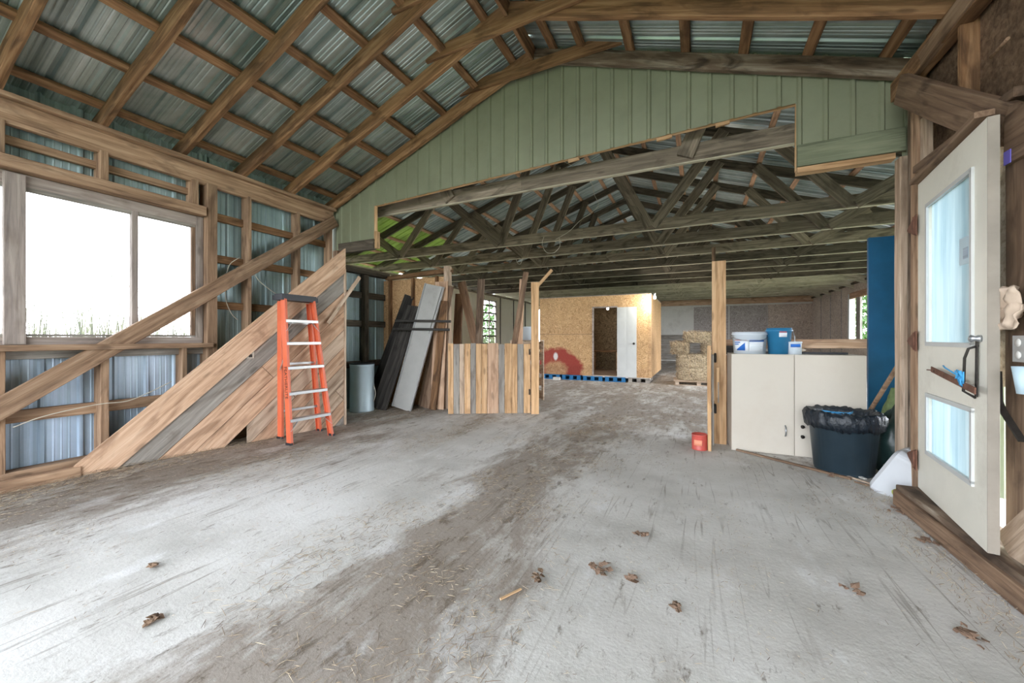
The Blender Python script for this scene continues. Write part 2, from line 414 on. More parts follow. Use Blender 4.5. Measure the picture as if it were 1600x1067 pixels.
def pane():
    m, t, bs = nt('window_pane'); out = t.nodes['Material Output']
    tr = N_(t, 'ShaderNodeBsdfTransparent'); gl = N_(t, 'ShaderNodeBsdfGlossy'); gl.inputs['Roughness'].default_value = .02
    lw = N_(t, 'ShaderNodeFresnel'); lw.inputs[0].default_value = 1.3
    mx = N_(t, 'ShaderNodeMixShader'); t.links.new(lw.outputs[0], mx.inputs[0])
    t.links.new(tr.outputs[0], mx.inputs[1]); t.links.new(gl.outputs[0], mx.inputs[2]); t.links.new(mx.outputs[0], out.inputs[0]); return m
M['pane'] = pane()
def bulbm():
    m, t, bs = nt('lit_bulb'); bs.inputs['Emission Color'].default_value = (1, .96, .9, 1); bs.inputs['Emission Strength'].default_value = 14; return m
M['bulb'] = bulbm()
def office_front():
    m, t, bs, c = osb('orange_chipboard_with_red_paint', (S(172, 136, 96), S(208, 168, 120), S(228, 192, 148)), 40)
    tc = N_(t, 'ShaderNodeTexCoord'); sp = N_(t, 'ShaderNodeSeparateXYZ'); t.links.new(tc.outputs['Object'], sp.inputs[0])
    nz = noise(t, tc.outputs['Object'], 5, 5, .6)
    def ell(cx, cz, rx, rz):
        a = mathn(t, 'DIVIDE', mathn(t, 'SUBTRACT', sp.outputs[0], cx), rx); b = mathn(t, 'DIVIDE', mathn(t, 'SUBTRACT', sp.outputs[2], cz), rz)
        d = mathn(t, 'SQRT', mathn(t, 'ADD', mathn(t, 'MULTIPLY', a, a), mathn(t, 'MULTIPLY', b, b)))
        return mathn(t, 'ADD', d, mathn(t, 'MULTIPLY_ADD', nz, .5, -.25))
    d = ell(.50, .26, .86, .68)
    k = ramp(t, d, [(.30, (.2, .2, .2, 1)), (.50, (1, 1, 1, 1)), (.86, (1, 1, 1, 1)), (1.0, (0, 0, 0, 1))])
    c2 = mix(t, mathn(t, 'MULTIPLY', k, .9), c, S(150, 44, 44))
    d2 = ell(.5, .66, .08, .14); k2 = ramp(t, d2, [(.6, (1, 1, 1, 1)), (1.0, (0, 0, 0, 1))])
    c3 = mix(t, k2, c2, S(220, 214, 210))
    lw = ramp(t, sp.outputs[2], [(.35, (.78, .74, .74, 1)), (.47, (1, 1, 1, 1))])
    t.links.new(mix(t, .6, c3, lw, 'MULTIPLY'), bs.inputs['Base Color']); return m
M['osb_front'] = office_front()
def concrete():
    m, t, bs = nt('worn_concrete'); v = coord(t, (1, 1, 1), rnd=False)
    vs_ = coord(t, (1, .34, 1), rnd=False)
    base = ramp(t, noise(t, v, .9, 8, .62), [(.3, S(172, 169, 162)), (.5, S(204, 201, 195)), (.7, S(222, 220, 216))])
    # swept dirt drawn out along the length of the shed
    big = noise(t, vs_, 1.5, 9, .68, .4)
    sp = N_(t, 'ShaderNodeSeparateXYZ'); t.links.new(v, sp.inputs[0])
    x = sp.outputs[0]; y = sp.outputs[1]
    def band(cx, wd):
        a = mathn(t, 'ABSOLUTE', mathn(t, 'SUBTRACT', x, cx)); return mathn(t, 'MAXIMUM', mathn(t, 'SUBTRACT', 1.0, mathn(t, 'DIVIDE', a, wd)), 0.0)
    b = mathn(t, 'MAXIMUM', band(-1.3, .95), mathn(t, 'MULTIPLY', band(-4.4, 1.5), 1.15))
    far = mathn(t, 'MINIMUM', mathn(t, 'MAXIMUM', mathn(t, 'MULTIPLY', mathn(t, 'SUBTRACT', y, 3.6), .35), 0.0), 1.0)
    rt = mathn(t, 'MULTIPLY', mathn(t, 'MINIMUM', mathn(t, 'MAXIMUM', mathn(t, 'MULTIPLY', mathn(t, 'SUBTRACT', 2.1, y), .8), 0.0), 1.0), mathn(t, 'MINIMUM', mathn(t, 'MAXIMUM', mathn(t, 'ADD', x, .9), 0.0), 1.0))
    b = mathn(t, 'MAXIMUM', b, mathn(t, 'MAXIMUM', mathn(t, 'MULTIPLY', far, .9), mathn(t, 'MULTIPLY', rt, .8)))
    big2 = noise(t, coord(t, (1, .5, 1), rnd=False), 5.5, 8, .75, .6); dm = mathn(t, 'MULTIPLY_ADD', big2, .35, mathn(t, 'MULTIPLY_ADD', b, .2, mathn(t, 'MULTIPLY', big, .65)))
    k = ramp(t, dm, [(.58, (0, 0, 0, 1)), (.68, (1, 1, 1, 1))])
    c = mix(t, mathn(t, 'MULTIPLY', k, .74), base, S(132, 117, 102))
    # fine grit
    g = noise(t, vs_, 13, 8, .75); kg = ramp(t, mathn(t, 'MULTIPLY_ADD', b, .08, g), [(.60, (0, 0, 0, 1)), (.68, (1, 1, 1, 1))])
    c = mix(t, mathn(t, 'MULTIPLY', kg, .7), c, S(104, 92, 78))
    g2 = ramp(t, noise(t, v, 34, 4, .8), [(.60, (0, 0, 0, 1)), (.66, (1, 1, 1, 1))]); c = mix(t, mathn(t, 'MULTIPLY', g2, mathn(t, 'MULTIPLY_ADD', b, .4, .25)), c, S(96, 84, 72))
    # wheel scratches along the shed
    wv = N_(t, 'ShaderNodeTexNoise'); wv.inputs['Scale'].default_value = 7; wv.inputs['Detail'].default_value = 3
    t.links.new(coord(t, (1, .05, 1), rnd=False), wv.inputs['Vector'])
    ks = ramp(t, wv.outputs['Fac'], [(.485, (0, 0, 0, 1)), (.497, (1, 1, 1, 1)), (.51, (0, 0, 0, 1))])
    c = mix(t, mathn(t, 'MULTIPLY', ks, mathn(t, 'MULTIPLY', ramp(t, noise(t, v, 1.4, 3), [(.45, (0, 0, 0, 1)), (.6, (1, 1, 1, 1))]), .7)), c, S(120, 110, 98))
    # chalky wear
    kw = ramp(t, noise(t, coord(t, (1, .5, 1), rnd=False), 2.6, 9, .7), [(.56, (0, 0, 0, 1)), (.7, (1, 1, 1, 1))])
    c = mix(t, mathn(t, 'MULTIPLY', kw, .6), c, S(232, 232, 232))
    t.links.new(c, bs.inputs['Base Color']); bs.inputs['Roughness'].default_value = .82; bs.inputs['Specular IOR Level'].default_value = .25
    h = mathn(t, 'ADD', noise(t, v, 40, 4, .7), mathn(t, 'MULTIPLY', big, 1.5)); bump(t, bs, h, .35, .008)
    return m
M['concrete'] = concrete()

# ================================================================== THE SETTING
XL, XR = -4.93, 1.45            # stud faces of the near shed
YG = 4.2                        # plane of the green gable
XR2, XL2, YB = 4.75, -8.0, 22.0 # far barn
RX, RZ = -1.7, 4.35             # underside of the near ridge
SL, SR = (RZ-3.12)/(RX-XL), (RZ-3.27)/(XR-RX)
def under(x): return RZ-(RX-x)*SL if x < RX else RZ-(x-RX)*SR
RX2, RZ2, S2 = -1.95, 5.36, .345 # far barn: top of truss ridge
def over2(x): return RZ2-abs(x-RX2)*S2

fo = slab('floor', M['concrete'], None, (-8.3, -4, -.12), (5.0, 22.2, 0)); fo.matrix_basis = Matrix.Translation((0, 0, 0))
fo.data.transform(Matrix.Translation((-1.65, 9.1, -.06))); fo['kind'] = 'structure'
g = slab('ground', M['field'], None, (-120, -60, -.5), (120, 120, -.13)); g['kind'] = 'structure'

# ---- left wall (studs, girts, sheets, plates)
wl = structure('wall_left')
def wsheet(name, mat, y0, y1, z0, z1):
    return sheet(name, mat, wl, (XL-.15, y0, 0), (0, 1, 0), (0, 0, 1), (1, 0, 0), y1-y0, lambda s: (z0, z1), .235, .016, 3)
wsheet('lower_sheet', M['wallmetal_low'], -3.9, 2.56, -.1, 1.14)
wsheet('upper_sheet', M['wallmetal'], -3.9, 2.56, 2.44, 3.35)
wsheet('end_sheet', M['wallmetal'], 2.5, 4.19, -.1, 3.35)
wsheet('near_sheet', M['wallmetal'], -3.9, -1.2, 1.0, 2.6)
beam('top_plate', (XL-.05, -3.9, 3.0), (XL-.05, 4.16, 3.0), .06, .19, M['stud'], wl)
beam('cap_plate', (XL-.03, -3.9, 3.115), (XL-.03, 4.16, 3.115), .15, .04, M['stud'], wl)
beam('sill_plate', (XL-.06, -3.9, .07), (XL-.06, 3.0, .07), .13, .12, M['stud'], wl)
beam('kick_board', (XL+.06, -1, .045), (XL+.08, 1.45, .045), .07, .09, M['stud'], wl)
for y in (-3.2, -2.6, -2, 2.95-.02, 3.58, 4.1):
    beam('stud', (XL-.07, y, .1), (XL-.07, y, 2.92), .045, .14, M['stud'], wl, up=(1, 0, 0))
for y in (-.75, -.15, .45, 1.04, 1.64):
    beam('stud', (XL-.07, y, .1), (XL-.07, y, 1.10), .06, .14, M['stud'], wl, up=(1, 0, 0))
for y in (-.75, -.15, .45, 1.04, 1.64, 2.36):
    beam('stud', (XL-.07, y, 2.64), (XL-.07, y, 2.92), .06, .14, M['stud'], wl, up=(1, 0, 0))
beam('stud', (XL-.07, 2.26, .1), (XL-.07, 2.26, 1.10), .045, .14, M['stud'], wl, up=(1, 0, 0))
beam('stud', (XL-.05, 2.51, .1), (XL-.05, 2.51, 2.92), .10, .16, M['stud'], wl, up=(1, 0, 0))
for z in (.55, 1.58, 2.12, 2.6):
    beam('girt', (XL-.115, 2.55, z), (XL-.115, 4.15, z+.0), .04, .09, M['brown'], wl)
beam('girt', (XL-.11, -3.9, .55), (XL-.11, 2.5, .56), .045, .10, M['stud'], wl)
beam('girt', (XL-.11, -1.2, 2.80), (XL-.11, 2.4, 2.80), .045, .07, M['stud'], wl)
beam('header', (XL-.03, -1.2, 2.595), (XL-.03, 2.44, 2.595), .16, .10, M['stud'], wl)
beam('ledge', (XL-.02, -1.2, 1.12), (XL-.02, 2.5, 1.12), .18, .05, M['stud'], wl)
beam('ledge_board', (XL-.09, -1.2, 1.06), (XL-.09, 2.5, 1.06), .05, .07, M['greyboard'], wl)
# window
wi = structure('window_1')
def wf(name, p0, p1, a, b, mat='windowwood'): beam(name, p0, p1, a, b, M[mat], wi, up=(0, 0, 1) if abs(V(p1).z-V(p0).z) < .1 else (1, 0, 0), warp=.002)
wf('frame', (XL-.10, -1.15, 2.49), (XL-.10, 2.44, 2.49), .10, .10)
wf('frame', (XL-.10, -1.15, 1.165), (XL-.10, 2.44, 1.165), .11, .09)
wf('frame', (XL-.10, 2.42, 1.15), (XL-.10, 2.42, 2.54), .07, .11)
wf('sash', (XL-.07, -1.1, 2.425), (XL-.07, 2.38, 2.425), .04, .035, 'greyboard')
wf('sash', (XL-.07, 2.365, 1.23), (XL-.07, 2.365, 2.44), .035, .04, 'oldbrown')
wf('sash', (XL-.07, -1.1, 1.222), (XL-.07, 2.38, 1.222), .04, .02, 'greyboard')
wf('mullion', (XL-.04, 1.12, 1.15), (XL-.04, 1.12, 2.52), .115, .05)
wf('mullion', (XL-.07, 1.87, 1.22), (XL-.07, 1.87, 2.44), .05, .06)
wf('mullion', (XL-.07, 0.0, 1.15), (XL-.07, 0.0, 2.52), .09, .11)
MB().box((0, 0, 0), (.005, 3.5, 1.22)).build('pane', M['pane'], wi, Matrix.Translation((XL-.1, .62, 1.84)))

# ---- right wall of the shed
wr = structure('wall_right')
def rsheet(name, y0, y1, z0, z1, mat='greenmetal'):
    return sheet(name, M[mat], wr, (XR+.16, y0, 0), (0, 1, 0), (0, 0, 1), (-1, 0, 0), y1-y0, lambda s: (z0, z1), .235, .016, 2)
rsheet('near_sheet', -3.9, 2.80, -.1, 3.7); rsheet('high_sheet', 2.8, 3.9, 2.32, 3.7); rsheet('end_sheet', 3.72, 4.25, -.1, 3.7)
beam('top_plate', (XR+.02, -3.9, 3.19), (XR+.02, 4.2, 3.19), .09, .15, M['brown'], wr)
beam('corner_post', (XR+.12, 4.02, 0), (XR+.12, 4.02, 3.2), .16, .16, M['rotten'], wr, up=(0, 1, 0))
beam('door_post', (XR+.005, 3.80, 0), (XR+.005, 3.80, 2.95), .08, .10, M['stud'], wr, up=(0, 1, 0))
beam('door_post', (XR+.0, 3.735, 0), (XR+.0, 3.735, 2.75), .04, .12, M['mixboard'], wr, up=(0, 1, 0))
beam('stud', (XR+.05, 3.35, 2.3), (XR+.05, 3.35, 3.15), .03, .09, M['brown'], wr, up=(1, 0, 0))
slab('dark_board', M['oldbrown'], wr, (XR+.09, 2.75, 2.32), (XR+.12, 3.95, 3.6))
beam('door_head', (XR-.02, 3.72, 2.39), (XR-.02, 2.75, 2.39), .10, .05, M['oldbrown'], wr)
beam('header', (XR-.06, 2.78, 2.17), (XR-.06, .2, 2.13), .05, .24, M['oldbrown'], wr)
slab('jamb', M['stud'], wr, (XR-.03, 2.74, .15), (XR+.16, 2.835, .95)); slab('jamb', M['mixboard'], wr, (XR-.03, 2.74, .95), (XR+.16, 2.95, 2.3))
for y in (2.62, 2.05, 1.45, .8, .1, -.6):
    beam('stud', (XR+.03, y, .12), (XR+.03, y, 3.15), .05, .14, M['mixboard'], wr, up=(1, 0, 0))
beam('sill_beam', (XR-.04, -3.9, .075), (XR-.04, 3.72, .075), .24, .15, M['rotten'], wr)
beam('sill_board', (XR-.165, 1.2, .055), (XR-.165, 3.7, .06), .035, .11, M['oldbrown'], wr)
beam('brace_board', (XR-.07, 2.73, .14), (XR-.07, 1.9, 1.05), .04, .24, M['mixboard'], wr)
beam('upright_board', (XR-.05, 2.72, .15), (XR-.05, 2.72, 2.1), .02, .2, M['oldbrown'], wr, up=(0, 1, 0))
beam('vertical_board', (XR-.09, 2.52, 1.1), (XR-.09, 2.52, 3.3), .03, .13, M['mixboard'], wr, up=(0, 1, 0))
slab('white_panel', M['cream'], wr, (XR-.02, 1.6, 2.27), (XR+.0, 2.42, 3.1))
slab('white_panel', M['cream'], wr, (XR-.02, 1.6, 1.5), (XR+.0, 2.42, 2.04))

# ---- roof of the shed
ce = structure('ceiling')
for sd, x1, sl in ((-1, XL-.45, SL), (1, XR+.45, SR)):
    n = V((sl*sd*-1*-1, 0, 1))
    U = V((0, 1, 0)); Vd = V((sd, 0, -sl)).normalized(); L = abs(x1-RX)*math.sqrt(1+sl*sl)
    sheet('roof_sheet', M['roofmetal'], ce, (RX, -4, RZ+.155+.055), U, Vd, V((sl*sd, 0, 1)).normalized(), 8.2, lambda s: (0, L), .21, .022, 3)
beam('ridge_board', (RX, -4, RZ+.10), (RX, YG-.03, RZ+.10), .04, .18, M['brown'], ce)
beam('fascia', (XL-.17, -4, 3.17), (XL-.17, YG, 3.17), .03, .16, M['darkgrey'], ce)

RY = [4.14, 3.47, 2.84, 2.23, 1.63, 1.02, .41, -.2, -.81, -1.42, -2.03, -2.64, -3.25]
for i, y in enumerate(RY):
    if i > 7: grp = None
    for sd, nm in ((-1, 'window side'), (1, 'door side')):
        x1 = XL-.25 if sd < 0 else XR+.2; sl = SL if sd < 0 else SR
        mt = M['rotten'] if (sd > 0 and i == 0) else M['brown']
        h = .15/math.sqrt(1+sl*sl)
        o = beam('rafter', (RX+sd*.02, y, RZ+.075), (x1, y, under(x1)+.075), .05, .15, mt, None, up=(0, 0, 1), warp=.012)
        if i == 0: lab = ('brown rafter running up along the top of the green gable on the window side' if sd < 0 else 'rotten patchy rafter lying along the top of the green gable on the door side')
        else: lab = f'brown roof rafter on the {nm}, {ORD[i]} out from the green gable'
        tag(o, lab, 'rafter', 'rafters of the near shed')
    if i < 5:
        z = RZ+.18-.02*(i % 2)
        o = beam('collar_tie', (RX-1.05+.1*(i % 3), y-.045, z-.27), (RX+1.0-.08*i, y-.045, z-.25+(.03 if i % 2 else 0)), .04, .13, M['brown'], None, warp=.008)
        tag(o, f'brown collar tie crossing under the ridge, {ORD[i]} out from the green gable', 'collar tie', 'collar ties under the ridge')
for sd in (-1, 1):
    sl = SL if sd < 0 else SR
    xs = [-4.88, -4.39, -3.9, -3.41, -2.92, -2.43, -1.95] if sd < 0 else [-1.45, -1.14+.02, -.62, -.1, .38, .86, 1.37]
    for i, x in enumerate(xs):
        zt = under(x)+.15+.022
        up = V((-sl*-sd, 0, 1))
        o = beam('purlin', (x, -4, zt), (x, YG-.02, zt), .085, .038, M['brown'], None, up=V((sl*sd, 0, 1)), warp=.006)
        tag(o, (f'brown purlin above the rafters on the window side, {ORD[i]} up from the wall' if sd < 0 else f'brown purlin above the rafters on the door side, {ORD[i]} down from the ridge'), 'purlin', 'purlins of the near shed')

# ---- green gable wall
wg = structure('wall_gable')
XA, XB = -4.17, .79
za, zb = atY(585, 322, YG).z, atY(1245, 161, YG).z
def cut(x):
    if x < XA: return 2.60
    if x <= XB: return za+(zb-za)*(x-XA)/(XB-XA)
    return 2.885
segs = [(-4.86, XA), (XA, XB), (XB, 1.50)]
for a, b in segs:
    sheet('green_sheet', M['greenmetal'], wg, (a, YG, 0), (1, 0, 0), (0, 0, 1), (0, -1, 0), b-a,
          lambda s, a=a, b=b: (cut(min(max(a+s, a+.001), b-.001)), over2(a+s)+.05), .185, .014, 0)
for a, b in ((-8.3, -4.86), (1.5, 5.0)):
    sheet('outer_sheet', M['greenmetal'], wg, (a, YG+.02, 0), (1, 0, 0), (0, 0, 1), (0, -1, 0), b-a, lambda s, a=a: (-.1, over2(a+s)+.05), .185, .014, 0)
beam('cut_batten', (XA, YG+.04, za+.012), (XB, YG+.04, zb+.012), .035, .024, M['orange'], wg)
for u0, u1, vv in ((888, 905, 250), (1026, 1050, 211), (1118, 1140, 190)):
    p, q = atY(u0, vv, YG+.03), atY(u1, vv-4, YG+.03); zz = cut(p.x)
    beam('splintered_end', (p.x, YG+.03, zz-.015), (q.x, YG+.03, cut(q.x)-.01), .03, .035, M['orange'], wg)
beam('header_board', (XB, YG-.03, 2.79), (1.50, YG-.03, 2.79), .04, .19, M['header'], wg)
beam('raw_batten', (XB, YG-.0, 2.665), (1.44, YG-.0, 2.665), .09, .05, M['orange'], wg)
beam('raw_batten', (XB+.01, YG+.03, 2.68), (XB+.01, YG+.03, zb), .03, .03, M['orange'], wg, up=(0, 1, 0))
beam('post_board', (1.50, YG+.03, 0), (1.50, YG+.03, 2.66), .05, .10, M['mixboard'], wg, up=(0, 1, 0))
beam('header_board', (-4.84, YG-.02, 2.53), (XA+.02, YG-.02, 2.53), .06, .15, M['darkgrey'], wg)
beam('raw_batten', (XA+.01, YG+.02, 2.5), (XA+.01, YG+.02, za), .03, .04, M['orange'], wg, up=(0, 1, 0))
beam('splintered_end', (XA+.03, YG+.02, 2.48), (XA+.03, YG+.02, 2.72), .05, .07, M['orange'], wg, up=(0, 1, 0))

# ---- far barn shell
wbk = structure('wall_back')
slab('back_board', M['whiteboard'], wbk, (XL2, YB, -.1), (XR2, YB+.1, over2(XL2)+.1))
def bpanel(u0, u1, v0, v1, mat, d=.03):
    p, q = atY(u0, v0, YB), atY(u1, v1, YB)
    slab('panel', M[mat], wbk, (p.x, YB-d, max(0, q.z)), (q.x, YB+.001, min(p.z, 3.1)))
bpanel(1084, 1138, 480, 532, 'osb_g'); bpanel(1140, 1199, 478, 545, 'osb_g', .035); bpanel(1200, 1270, 476, 560, 'osb_p', .03)
p = atY(1270, 472, YB); beam('header', (-3, YB-.08, 3.0), (XR2, YB-.08, 3.0), .08, .28, M['orange2'], wbk)
for k in range(5): beam('plank', (-3, YB-.06, .2+.26*k), (.2, YB-.06, .2+.26*k), .04, .24, M['greyboard'], wbk)
wgu = structure('wall_upper'); mb = MB()
mb.prism([(XL2-.3, over2(XL2)), (XR2+.3, over2(XR2)), (XR2+.3, over2(XR2)), (RX2, RZ2+.1)], 0, .08)
mb.build('gable_board', M['greyboard'], wgu, frame((0, YB+.02, 0), (1, 0, 0), (0, -1, 0)))

wfl = structure('wall_far_left')
slab('cream_board', M['cream'], wfl, (XL2-.1, 11.0, -.1), (XL2, 14.0, 3.1)); slab('cream_board', M['cream'], wfl, (XL2-.1, 15.25, -.1), (XL2, 19.7, 3.1)); slab('cream_board', M['cream'], wfl, (XL2-.1, 19.7, -.1), (XL2, YB, .8)); slab('cream_board', M['cream'], wfl, (XL2-.1, 19.7, 2.8), (XL2, YB, 3.1)); slab('cream_board', M['cream'], wfl, (XL2-.1, 21.7, .8), (XL2, YB, 2.8))
slab('cream_board', M['cream'], wfl, (XL2-.1, 14.0, 2.8), (XL2, 15.25, 3.1)); slab('cream_board', M['cream'], wfl, (XL2-.1, 14.0, -.1), (XL2, 15.25, .9))
slab('cream_board', M['cream'], wfl, (XL2-.1, 4.2, -.1), (XL2, 6.0, 3.1)); slab('upper_board', M['cream'], wfl, (XL2-.1, 6, 2.7), (XL2, 11, 3.1))
for y in (12.4, 13.6, 15.6, 17.0, 18.4): beam('batten', (XL2+.015, y, 0), (XL2+.015, y, 3.05), .03, .05, M['darkgrey'], wfl, up=(0, 1, 0))
beam('plate', (XL2+.05, 4.3, 3.02), (XL2+.05, YB, 3.02), .1, .05, M['grey'], wfl)
w2 = structure('window_2')
for z in (.95, 1.28, 1.6, 1.93, 2.26, 2.58, 2.8): beam('crossbar', (XL2-.03, 14.0, z), (XL2-.03, 15.25, z), .05, .06, M['darkgrey'], w2)
for y in (14.02, 14.62, 15.22): beam('upright', (XL2-.02, y, .9), (XL2-.02, y, 2.82), .06, .06, M['windowwood'], w2, up=(0, 1, 0))

wfr = structure('wall_far_right')
slab('chip_board', M['osb_p'], wfr, (XR2, 17.0, -.1), (XR2+.1, YB, 3.15))
slab('chip_board', M['osb_p'], wfr, (XR2, 12.4, -.1), (XR2+.1, 17.0, .95)); slab('chip_board', M['osb_p'], wfr, (XR2, 12.0, 2.72), (XR2+.1, 17.0, 3.15))
slab('chip_board', M['osb_p'], wfr, (XR2, 12.0, .95), (XR2+.1, 12.4, 2.72)); slab('chip_board', M['osb_p'], wfr, (XR2, 4.2, 2.9), (XR2+.1, 12.0, 3.15))
slab('chip_board', M['osb_p'], wfr, (XR2, 4.2, -.1), (XR2+.1, 5.0, 2.9))
beam('plate', (XR2-.05, 4.3, 3.02), (XR2-.05, YB, 3.02), .06, .06, M['darkgrey'], wfr)
for y in (18.0, 19.3, 20.6): beam('batten', (XR2-.01, y, 0), (XR2-.01, y, 2.98), .02, .03, M['osb_g'], wfr, up=(0, 1, 0))
w3 = structure('window_3')
beam('frame', (XR2-.04, 12.3, 2.62), (XR2-.04, 17.1, 2.62), .08, .2, M['pink'], w3)
beam('frame', (XR2-.03, 16.98, .9), (XR2-.03, 16.98, 2.7), .12, .14, M['trim_white'], w3, up=(0, 1, 0))
beam('frame', (XR2-.03, 16.2, .9), (XR2-.03, 16.2, 2.6), .35, .06, M['greyboard'], w3, up=(1, 0, 0))
beam('frame', (XR2-.03, 12.3, .97), (XR2-.03, 17.1, .97), .12, .08, M['trim_white'], w3)

# ---- far barn roof
ce2 = structure('ceiling_far')
for sd in (-1, 1):
    Vd = V((sd, 0, -S2)).normalized(); L = 6.95*math.sqrt(1+S2*S2) if sd > 0 else 6.4*math.sqrt(1+S2*S2)
    nn = V((S2*sd, 0, 1)).normalized()
    if sd > 0: sheet('roof_sheet', M['roofmetal_far'], ce2, (RX2, 4.15, RZ2+.06), (0, 1, 0), Vd, nn, 18.0, lambda s: (0, L), .19, .02, 1)
    else:
        sheet('roof_sheet', M['roofmetal_far'], ce2, (RX2, 4.15, RZ2+.06), (0, 1, 0), Vd, nn, 18.0, lambda s: (0, 4.6 if s < 5.2 else L), .19, .02, 1)
        sheet('translucent_sheet', M['skylight'], ce2, (RX2, 4.15, RZ2+.055), (0, 1, 0), Vd, nn, 5.3, lambda s: (4.55, L+.1), .19, .02, 1)
for sd in (-1, 1):
    for i in range(10):
        d = .32+.66*i; x = RX2+sd*d
        if d > 6.3: continue
        zt = over2(x)+.03
        o = beam('purlin', (x, 4.3, zt), (x, YB-.02, zt), .085, .038, M['pink'], None, up=V((S2*sd, 0, 1)), warp=.005)
        tag(o, f'pinkish purlin under the far barn roof, {ORD[i]} down from its ridge on the {"left" if sd < 0 else "right"} slope', 'purlin', 'purlins of the far barn')

# ---- far barn trusses
CH = 3.05
webs = [(-6.15, -5.2), (-3.62, -4.95), (-3.58, -2.8), (-.74, -1.85), (-.68, .38), (1.95, .95), (2.0, 2.9), (-6.2, -6.9)]
TY = [4.5]+[7.05+1.22*k for k in range(12)]
for i, y in enumerate(TY):
    mt = M['grey'] if i < 1 else (M['darkgrey'] if i < 8 else M['pale'])  # farthest trusses coloured paler, as if lit by the windows
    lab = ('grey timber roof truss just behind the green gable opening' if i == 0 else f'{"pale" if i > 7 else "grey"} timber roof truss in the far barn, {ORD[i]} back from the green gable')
    t = thing('roof_truss', lab, 'roof truss', (RX2, y, CH), 0, 'roof trusses of the far barn')
    sag = random.uniform(-.015, .015)
    mc = M['grey'] if i < 4 else mt
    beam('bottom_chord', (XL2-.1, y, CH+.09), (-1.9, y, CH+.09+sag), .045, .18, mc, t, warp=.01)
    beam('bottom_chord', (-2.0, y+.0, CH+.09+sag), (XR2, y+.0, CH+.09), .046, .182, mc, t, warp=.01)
    beam('lit_edge_strip', (XL2+.1, y, CH-.008), (XR2-.1, y, CH-.008), .049, .016, M['pale'], t, warp=.004)  # added pale strip, paints the light along the chord's underside
    for sd, xe in ((-1, XL2-.25), (1, XR2+.1)):
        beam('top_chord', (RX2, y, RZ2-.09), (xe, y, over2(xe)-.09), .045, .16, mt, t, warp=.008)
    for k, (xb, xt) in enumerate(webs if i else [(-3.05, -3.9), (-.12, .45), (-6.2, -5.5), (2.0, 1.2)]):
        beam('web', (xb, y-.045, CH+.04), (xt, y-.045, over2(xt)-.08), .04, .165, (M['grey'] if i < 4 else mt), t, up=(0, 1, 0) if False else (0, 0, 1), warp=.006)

# ================================================================== FRAMING THINGS
a = at(-60, 672, (XL+.025, 0, 0), (1, 0, 0)); b = at(526, 346, (XL+.025, 0, 0), (1, 0, 0))
o = beam('wall_brace', (XL+.022, a.y, max(a.z, .1)), (XL+.022, b.y-.02, b.z), .04, .155, M['stud'], None)
tag(o, 'long diagonal timber brace nailed across the left wall studs in front of the window', 'brace')
o = beam('knee_brace', (XR-.05, 3.95, 3.09), (XR-.06, 2.80, 2.25), .05, .20, M['oldbrown'], None)
tag(o, 'wide brown knee brace sloping down above the white door', 'brace')
o = beam('tie_board', (XR+.0, 3.95, 3.17), (XR-.05, 2.2, 3.20), .04, .12, M['stud'], None, up=(0, .3, 1))
tag(o, 'pale edged board under the roof above the white door', 'board')

# boarded triangle
PO = V((-4.90, 1.33, 0)); PE = V((-4.44, 3.90, 0)); pu = (PE-PO).normalized(); pn = V((pu.y, -pu.x, 0)); LP = (PE-PO).length
bp = thing('board_panel', 'triangular panel of diagonal salvaged boards filling the lower left wall behind the ladder', 'board panel', PO)
slope = 2.44/LP; ang = math.atan(slope); K = math.sqrt(1+slope*slope)
cols = ['orange2', 'greyboard', 'orange2', 'orange2', 'mixboard', 'orange2', 'mixboard', 'mixboard', 'orange2', 'greyboard', 'mixboard']
edges = [0, .34, .60, .86, 1.12, 1.36, 1.60, 1.84, 2.08, 2.30, 2.52]
for k in range(10):
    poly = [(-.5, -1), (LP+.5, -1), (LP+.5, 4), (-.5, 4)]
    poly = clip(poly, -1, 0, 0); poly = clip(poly, 1, 0, LP-.002*k); poly = clip(poly, 0, -1, -.005)
    poly = clip(poly, -slope, 1, -edges[k]); poly = clip(poly, slope, -1, edges[k+1]-.008)
    if k >= 4: poly = clip(poly, -1, 0, -1.42)
    if len(poly) < 3: continue
    pieces = [poly]
    if k in (2, 5, 7, 4): 
        c = 1.55 if k in (4, 2) else 2.1
        q = [clip(poly, math.cos(ang), math.sin(ang), c*math.cos(ang)+.6), clip(poly, -math.cos(ang), -math.sin(ang), -(c*math.cos(ang)+.606))]
        pieces = [z for z in q if len(z) >= 3]
    for j, q in enumerate(pieces):
        ca, sa = math.cos(ang), math.sin(ang)
        loc2 = [(x*ca+z*sa, -x*sa+z*ca) for x, z in q]
        th = .045 if k == 0 else .025
        mb = MB().prism(loc2, 0, th)
        Ux = pu*ca+V((0, 0, 1))*sa
        mb.build('board', M[cols[(k+j*3) % 11]], bp, frame(PO+V((0, 0, 0)), Ux, pn))
beam('edge_board', PE+V((0, 0, 0))+pn*.015, PE+V((0, 0, 2.15))+pn*.015, .05, .03, M['mixboard'], bp, up=(0, 1, 0))
beam('back_post', PE-pn*.05-pu*.06, PE-pn*.05-pu*.06+V((0, 0, 2.4)), .09, .09, M['oldbrown'], bp, up=(0, 1, 0))
beam('thin_lath', at(512, 505, PO+pn*.05, pn), at(562, 433, PO+pn*.05, pn), .02, .05, M['mixboard'], bp)
sk = thing('wall_socket', 'small beige power socket on the diagonal boards left of the ladder', 'socket', at(391, 552, PO+pn*.03, pn))
Mx = frame(at(391, 552, PO+pn*.032, pn), pu, pn)
MB().box((0, 0, 0), (.075, .115, .012)).build('plate', M['socket'], sk, Mx)
